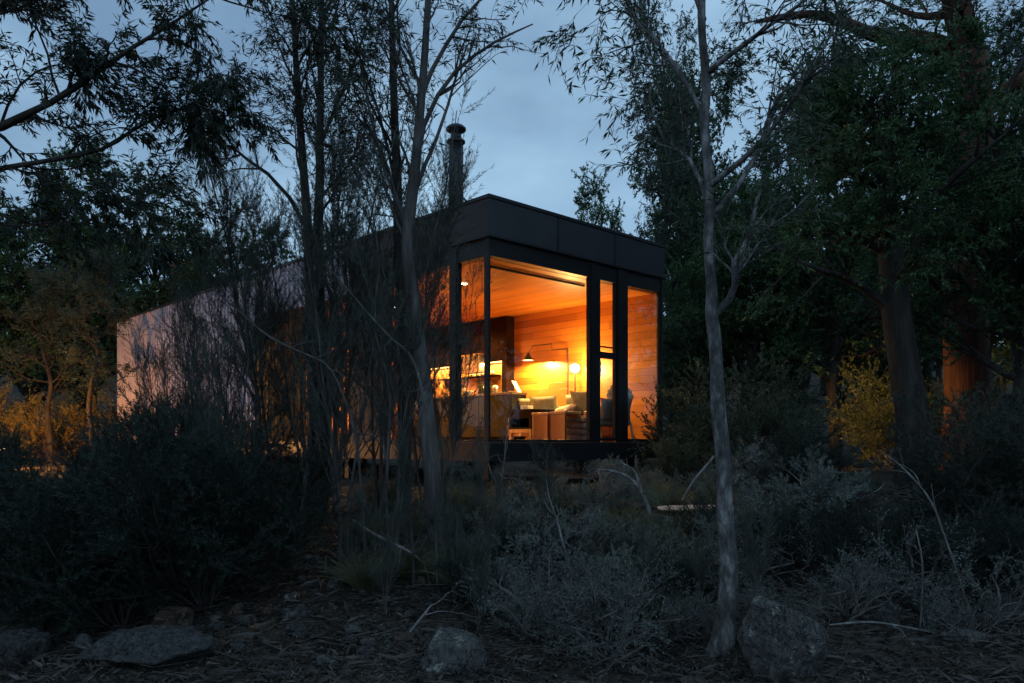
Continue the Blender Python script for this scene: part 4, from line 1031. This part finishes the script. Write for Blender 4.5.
# ------------------------------------------------------------------ dead branches
DB = [
    ('bleached dead branch arching up from the slope toward the door', 8.2, [(668, 560, 2.6), (655, 528, 2.4), (646, 502, 2.2), (636, 484, 2), (622, 474, 1.6), (605, 470, 1.1), (590, 470, .6)], [[(640, 490, 1.4), (636, 474, 1.2), (628, 466, .9), (618, 462, .5)]], 4),
    ('thin pale dead stem standing on the middle of the slope', 7.0, [(567, 612, 1.9), (570, 585, 1.8), (568, 562, 1.6), (562, 540, 1.4), (557, 520, 1.1), (550, 500, .7), (546, 480, .4)], [], 2),
    ('fallen grey branch lying low across the slope', 6.2, [(594, 640, 2.8), (570, 636, 2.7), (545, 628, 2.5), (528, 612, 2.2), (512, 595, 1.8), (490, 583, 1.4), (465, 578, .8)], [[(528, 612, 1.5), (515, 615, 1.2), (500, 608, .9), (486, 600, .5)]], 5),
    ('fallen twiggy branch behind the low grey branch', 6.6, [(575, 612, 2.2), (555, 600, 2.1), (538, 588, 2), (515, 582, 1.7), (492, 578, 1.4), (470, 580, 1), (450, 585, .5)], [], 6),
    ('thin dead branch crossing the thicket from upper left', 7.2, [(212, 288, 1.2), (240, 312, 1.5), (268, 336, 1.8), (300, 352, 1.9), (328, 366, 2.0), (345, 400, 2.1), (356, 440, 2.2), (362, 500, 2.4), (366, 575, 2.6)], [], 4),
    ('thin dead branch slanting across the thicket to the grey stem', 7.0, [(325, 264, .9), (350, 292, 1.2), (372, 318, 1.5), (393, 340, 1.7), (412, 358, 1.9), (424, 400, 2), (432, 470, 2.2), (436, 540, 2.4), (438, 600, 2.6)], [], 4),
    ('short pale stick lying on the litter left of the boulder', 6.0, [(410, 632, 1.4), (418, 622, 1.5), (426, 612, 1.2), (432, 604, .6)], [], 1),
    ('pale dead branch leaning beside the pale trunk', 6.4, [(682, 500, .8), (694, 480, 1.1), (706, 466, 1.2), (714, 456, 1.1)], [], 0),
    ('long thin dead stem arching over the right bank', 6.0, [(968, 610, 1.2), (958, 575, 1.2), (944, 535, 1.1), (930, 500, 1), (905, 470, .8), (880, 450, .5)], [], 2),
    ('thin bent dead stem right of the boulder', 5.8, [(905, 670, 1.1), (918, 640, 1.1), (922, 600, 1), (922, 560, .9), (916, 530, .6)], [], 2),
    ('dead branch lying across the right foreground', 5.7, [(830, 625, 1), (870, 622, 1.1), (910, 628, 1.2), (950, 636, 1.2), (985, 645, 1), (1015, 640, .6)], [], 4),
    ('fallen dead branch at the foot of the thicket', 7.0, [(352, 520, 1.4), (372, 533, 1.6), (392, 543, 1.6), (410, 552, 1.2), (420, 560, .7)], [], 4),
    ('bare upright dead twigs under the glass corner', 8.8, [(498, 520, 1.1), (500, 490, 1.1), (504, 465, 1), (506, 440, .8), (510, 415, .4)], [[(500, 490, .9), (490, 470, .8), (486, 452, .6), (480, 436, .3)]], 5)]
for k, (lb, d, mp_, lm, nt_) in enumerate(DB):
    rng = np.random.default_rng(200 + k); p_, r_ = PX(mp_, d)
    if k in (4, 5): r_ = [q * .65 for q in r_]
    b_ = resample(p_, r_, 20); grp = [(*b_, 7)]
    for l in lm:
        q = resample(*PX(l, d), 8); grp.append((*q, 5)); grp.append((*spawn(rng, q, 3, (25, 60), (.15, .4), (.3, 1), 6, .25, 0, .6, .006, .3), 4))
    if nt_:
        t1 = spawn(rng, b_, nt_ * 2, (25, 65), (.2, .55), (.3, 1), 7, .25, .02, .6, .007, .3); grp.append((*t1, 4)); grp.append((*spawn(rng, t1, 3, (25, 60), (.1, .25), (.3, 1), 5, .25, 0, .6, .004, .3), 3))
    V, Q = tubes(grp); g = p_[0]
    o = link('dead_branch', np_mesh('dead_branch', V - g, Q), M['dead'] if k not in (4, 5) else M['bark_grey']); o.location = g
    tag(o, lb, 'branch', 'dead branches in the undergrowth')


# ------------------------------------------------------------------ rocks
def rock(seed, label, px, py_base, d, w, h, dp, mat, rz=0, name='rock', grp='rocks on the slope', sink=.33, z=None, flat=False):
    rg = np.random.default_rng(seed); bm = bmesh.new(); bmesh.ops.create_icosphere(bm, subdivisions=5 if w > .3 else 4, radius=1)
    k = 19; nn_ = unit(rg.normal(size=(k, 3))); dd = rg.uniform(.62, .98, k)
    if flat: nn_ = np.concatenate([nn_, [[0, 0, 1], [0, 0, -1]]]); dd = np.concatenate([dd, [.5, .5]])
    off = Vector(rg.uniform(0, 50, 3))
    for v_ in bm.verts:
        u_ = np.array(v_.co); q = nn_ @ u_
        r_ = np.min(np.where(q > .05, dd / np.maximum(q, .05), 9))
        r_ = min(r_, 1.15); c = v_.co.copy()
        r_ += .07 * mnoise.fractal(c * 2.2 + off, 1.0, 2.1, 5) + .045 * mnoise.ridged_multi_fractal(c * 3.1 + off, .9, 2.2, 5, 1.0, 2.0) - .05 + .02 * mnoise.noise(c * 14 + off)
        v_.co = c * r_
    me = bpy.data.meshes.new(name)
    for v_ in bm.verts: v_.co = Vector((v_.co.x * w / 2, v_.co.y * dp / 2, v_.co.z * h / 2))
    bm.to_mesh(me); bm.free()
    me.polygons.foreach_set('use_smooth', np.ones(len(me.polygons), dtype=bool))
    o = link(name, me, M[mat]); g = G(px, d); o.location = (g[0], g[1], (g[2] if z is None else z) + h * (.5 - sink)); o.rotation_euler = (rg.uniform(-.1, .1), rg.uniform(-.1, .1), rz)
    return tag(o, label, 'rock', grp)


rock(1, 'large cracked pale boulder at the foot of the pale gum', 778, 0, 5.2, .64, .66, .6, 'rockp', .3, 'boulder', sink=.2)
rock(2, 'broad flat grey rock in the left foreground', 148, 0, 5.3, .85, .34, .7, 'rock', .4, sink=.3)
rock(3, 'rounded reddish rock above the broad flat rock', 172, 0, 5.9, .34, .24, .3, 'rockr', 1, sink=.2)
rock(4, 'angular grey rock at the lower left edge', 18, 0, 5.5, .42, .34, .4, 'rock', 2)
rock(5, 'mottled grey boulder low in the middle foreground', 449, 0, 5.2, .48, .42, .4, 'rockp', .8, sink=.48)
rock(6, 'dark flat rock behind the angular rock at the left edge', 22, 0, 6.2, .36, .16, .3, 'rock', 0)
rock(7, 'small pale rock standing left of the broad flat rock', 82, 0, 5.6, .12, .14, .12, 'rockp', 0)
rock(8, 'small white stone on the litter below the thicket', 301, 0, 6.9, .10, .09, .1, 'rockp', 0)
rock(9, 'pale stone below the small white stone', 292, 0, 6.5, .14, .08, .12, 'rockp', 1)
rock(10, 'grey stone right of the reddish rock', 246, 0, 5.9, .16, .13, .15, 'rock', .5)
rock(11, 'low grey stone in front of the reddish rock', 216, 0, 5.75, .22, .09, .16, 'rock', 1.5)
rock(12, 'small brown stone right of the broad flat rock', 214, 0, 5.45, .14, .08, .1, 'rockr', 1)
rock(13, 'small grey stone beside the small brown stone', 238, 0, 5.4, .10, .08, .1, 'rock', 2)
rock(14, 'pale grey stone in the middle of the litter', 352, 0, 6.0, .14, .11, .13, 'rockp', 2)
rock(15, 'grey stone under the fallen grey branch', 455, 0, 5.9, .20, .13, .16, 'rock', 1)
rock(16, 'pale rough rock low in the right foreground', 960, 0, 5.6, .34, .18, .3, 'rockp', 1)
rock(17, 'grey rock in the right foreground right of the boulder', 885, 0, 6.0, .30, .24, .3, 'rock', 2)
rock(18, 'grey rock near the lower right corner', 1000, 0, 6.2, .3, .26, .28, 'rock', 0)
rock(19, 'reddish stone at the edge of the dark shrubs', 262, 0, 6.8, .2, .12, .16, 'rockr', 0)
rg_ = random.Random(12)
for k in range(34):
    rock(100 + k, 'stone half buried in the litter patch between the thicket and the left bank', rg_.uniform(215, 430), 0, rg_.uniform(5.3, 7.6), rg_.uniform(.08, .19), rg_.uniform(.06, .13), rg_.uniform(.07, .16), ('rockp', 'rock', 'rockp', 'rockr')[k % 4], k, 'stone', 'half buried stones in the litter patch')
for k in range(40):
    rock(40 + k, 'small loose stone on the leaf litter', rg_.uniform(180, 480) if k % 3 else rg_.uniform(-10, 1030), 0, rg_.uniform(5.1, 7.2), rg_.uniform(.04, .09), rg_.uniform(.03, .06), rg_.uniform(.04, .08), ('rock', 'rockp', 'rockr')[k % 3], k, 'stone', 'small loose stones on the litter')
zt = float(P(690, 505, 8.2)[2])
rock(30, 'pale rock holding up the left end of the sandstone slab', 664, 0, 8.15, .36, .22, .3, 'rockp', 0, z=zt - .17, sink=.5, grp='rocks under the sandstone slab')
rock(31, 'pale rock under the middle of the sandstone slab', 688, 0, 8.2, .3, .2, .3, 'slab', 1, z=zt - .17, sink=.5, grp='rocks under the sandstone slab')
rock(32, 'grey rock under the right end of the sandstone slab', 708, 0, 8.25, .3, .22, .3, 'rock', 2, z=zt - .18, sink=.5, grp='rocks under the sandstone slab')
rock(33, 'thin flat sandstone slab laid across rocks below the door', 688, 0, 8.2, .62, .10, .34, 'slab', .1, 'stone_slab', z=zt - .03, sink=.5, grp=None, flat=True)

# ------------------------------------------------------------------ ground, litter, hill
xs = np.concatenate([-np.geomspace(9, 500, 28)[::-1], np.linspace(-8.9, 8.9, 150), np.geomspace(9, 500, 28)])
ys = np.concatenate([-np.geomspace(1, 300, 16)[::-1], np.linspace(-.5, 14, 140), np.geomspace(14.2, 700, 50)])
X, Y = np.meshgrid(xs, ys); Z = gz(X, Y)
V = np.stack([X, Y, Z], -1).reshape(-1, 3); nx, ny = len(xs), len(ys)
i, j = np.meshgrid(np.arange(nx - 1), np.arange(ny - 1)); a = (j * nx + i).ravel()
tag(link('ground', np_mesh('ground', V, np.stack([a, a + 1, a + nx + 1, a + nx], 1)), M['ground']), 'dark bush floor of soil and leaf litter sloping up to the cabin', 'ground', None, 'structure')
rng = np.random.default_rng(5)


def scatter(n, y0, y1):
    y = rng.uniform(y0, y1, n); x = rng.uniform(-.72, .72, n) * y
    return x, y, gz(x, y)


n = 60000
x, y, z = scatter(n, 4.7, 11)
an = rng.uniform(0, 6.28, n); tl = rng.normal(size=n) * .35
d_ = np.stack([np.cos(an) * np.cos(tl), np.sin(an) * np.cos(tl), np.sin(tl)], 1); sd = unit(np.cross(d_, np.array([0, 0, 1.]) + rng.normal(size=(n, 3)) * .35))
l = rng.uniform(.03, .085, n)[:, None]; w = rng.uniform(.008, .02, n)[:, None]; c = np.stack([x, y, z + rng.uniform(.004, .03, n)], 1)
V = np.stack([c - d_ * l / 2, c + sd * w / 2 + [0, 0, .003], c + d_ * l / 2, c - sd * w / 2 + [0, 0, .003]], 1).reshape(-1, 3)
n = 5000
x, y, z = scatter(n, 4.7, 10); an = rng.uniform(0, 6.28, n); tl = rng.normal(size=n) * .22
d_ = np.stack([np.cos(an) * np.cos(tl), np.sin(an) * np.cos(tl), np.sin(tl)], 1); sd = unit(np.cross(d_, np.array([0, 0, 1.]) + rng.normal(size=(n, 3)) * .5))
l = rng.uniform(.09, .26, n)[:, None]; w = rng.uniform(.012, .035, n)[:, None]; c = np.stack([x, y, z + rng.uniform(.01, .05, n)], 1)
V2 = np.stack([c - d_ * l / 2, c + sd * w / 2 + [0, 0, .006], c + d_ * l / 2, c - sd * w / 2 + [0, 0, .006]], 1).reshape(-1, 3)
V = np.concatenate([V, V2]); n = len(V) // 4
tag(link('leaf_litter', np_mesh('leaf_litter', V, np.arange(n * 4).reshape(-1, 4), False), M['litter']), 'dry fallen gum leaves covering the bush floor', 'leaf litter', None, 'stuff')
n = 1500
x, y, z = scatter(n, 4.8, 10.5); an = rng.uniform(0, 6.28, n)
pts = np.empty((n, 5, 3)); pts[:, 0] = np.stack([x, y, z + rng.uniform(.005, .05, n)], 1)
dr = np.stack([np.cos(an), np.sin(an), rng.normal(size=n) * .12], 1); st = rng.uniform(.08, .45, n)[:, None] / 4
for k in range(1, 5):
    dr = unit(dr + rng.normal(size=dr.shape) * .12 * [1, 1, .4]); pts[:, k] = pts[:, k - 1] + dr * st
    pts[:, k, 2] = np.maximum(pts[:, k, 2], gz(pts[:, k, 0], pts[:, k, 1]) + .003)
tag(link('fallen_twigs', np_mesh('fallen_twigs', *tubes([(pts, rng.uniform(.0015, .005, (n, 1)) * np.linspace(1, .5, 5)[None], 4)])), M['bark_grey']), 'thin grey fallen twigs strewn over the leaf litter', 'twigs', None, 'stuff')

# ------------------------------------------------------------------ sky, sun, camera
w = bpy.data.worlds.new('World'); S.world = w; w.use_nodes = True
nt = w.node_tree; N, Lk = nt.nodes, nt.links; bg = N['Background']
SUN_EL, SUN_ROT = R(3), R(200)
sky = N.new('ShaderNodeTexSky'); sky.sky_type = 'NISHITA'; sky.sun_disc = False; sky.sun_elevation = SUN_EL; sky.sun_rotation = SUN_ROT; sky.dust_density = .6; sky.ozone_density = 3
tc = N.new('ShaderNodeTexCoord')
mp = N.new('ShaderNodeMapping'); mp.inputs['Scale'].default_value = (1, 1, 2.2); Lk.new(tc.outputs['Generated'], mp.inputs[0])
ns = N.new('ShaderNodeTexNoise'); ns.inputs['Scale'].default_value = 2.1; ns.inputs['Detail'].default_value = 5; ns.inputs['Roughness'].default_value = .5; Lk.new(mp.outputs[0], ns.inputs['Vector'])
cr = N.new('ShaderNodeValToRGB')
cr.color_ramp.elements[0].position = .36; cr.color_ramp.elements[0].color = (.105, .178, .275, 1)
cr.color_ramp.elements[1].position = .66; cr.color_ramp.elements[1].color = (.25, .39, .52, 1)
Lk.new(ns.outputs['Fac'], cr.inputs['Fac'])
sp_ = N.new('ShaderNodeSeparateXYZ'); Lk.new(tc.outputs['Generated'], sp_.inputs[0])
mr = N.new('ShaderNodeMapRange'); mr.inputs['From Min'].default_value = .35; mr.inputs['From Max'].default_value = -.8; mr.inputs['To Min'].default_value = 15.5; mr.inputs['To Max'].default_value = 21
Lk.new(sp_.outputs['Y'], mr.inputs['Value'])
vm = N.new('ShaderNodeVectorMath'); vm.operation = 'SCALE'; Lk.new(cr.outputs['Color'], vm.inputs[0]); Lk.new(mr.outputs['Result'], vm.inputs['Scale'])
mx = N.new('ShaderNodeMix'); mx.data_type = 'RGBA'; mx.inputs['Factor'].default_value = .9
Lk.new(sky.outputs[0], mx.inputs[6]); Lk.new(vm.outputs[0], mx.inputs[7]); Lk.new(mx.outputs[2], bg.inputs['Color'])
bg.inputs['Strength'].default_value = .1
sun = bpy.data.lights.new('sun', 'SUN'); sun.energy = .06; sun.angle = R(20); sun.color = (1, .93, .85)
so_ = bpy.data.objects.new('sun', sun); COL.objects.link(so_); so_.rotation_euler = (R(60), 0, R(-20))

cam = bpy.data.cameras.new('camera'); co = bpy.data.objects.new('camera', cam); COL.objects.link(co)
co.location = (0, 0, EYE); co.rotation_euler = (R(90), 0, 0)
cam.sensor_width = 36; cam.lens = 36 * F_PX / 1024; cam.shift_y = (HY - 341.5) / 1024; cam.clip_start = .05; cam.clip_end = 2000
S.camera = co
S.view_settings.view_transform = 'Standard'; S.view_settings.look = 'None'; S.view_settings.exposure = .28; S.view_settings.gamma = 1
S.render.engine = 'CYCLES'
cy = S.cycles; cy.use_denoising = True; cy.max_bounces = 8; cy.diffuse_bounces = 4; cy.transparent_max_bounces = 16; cy.caustics_reflective = False; cy.caustics_refractive = False; cy.sample_clamp_indirect = 4
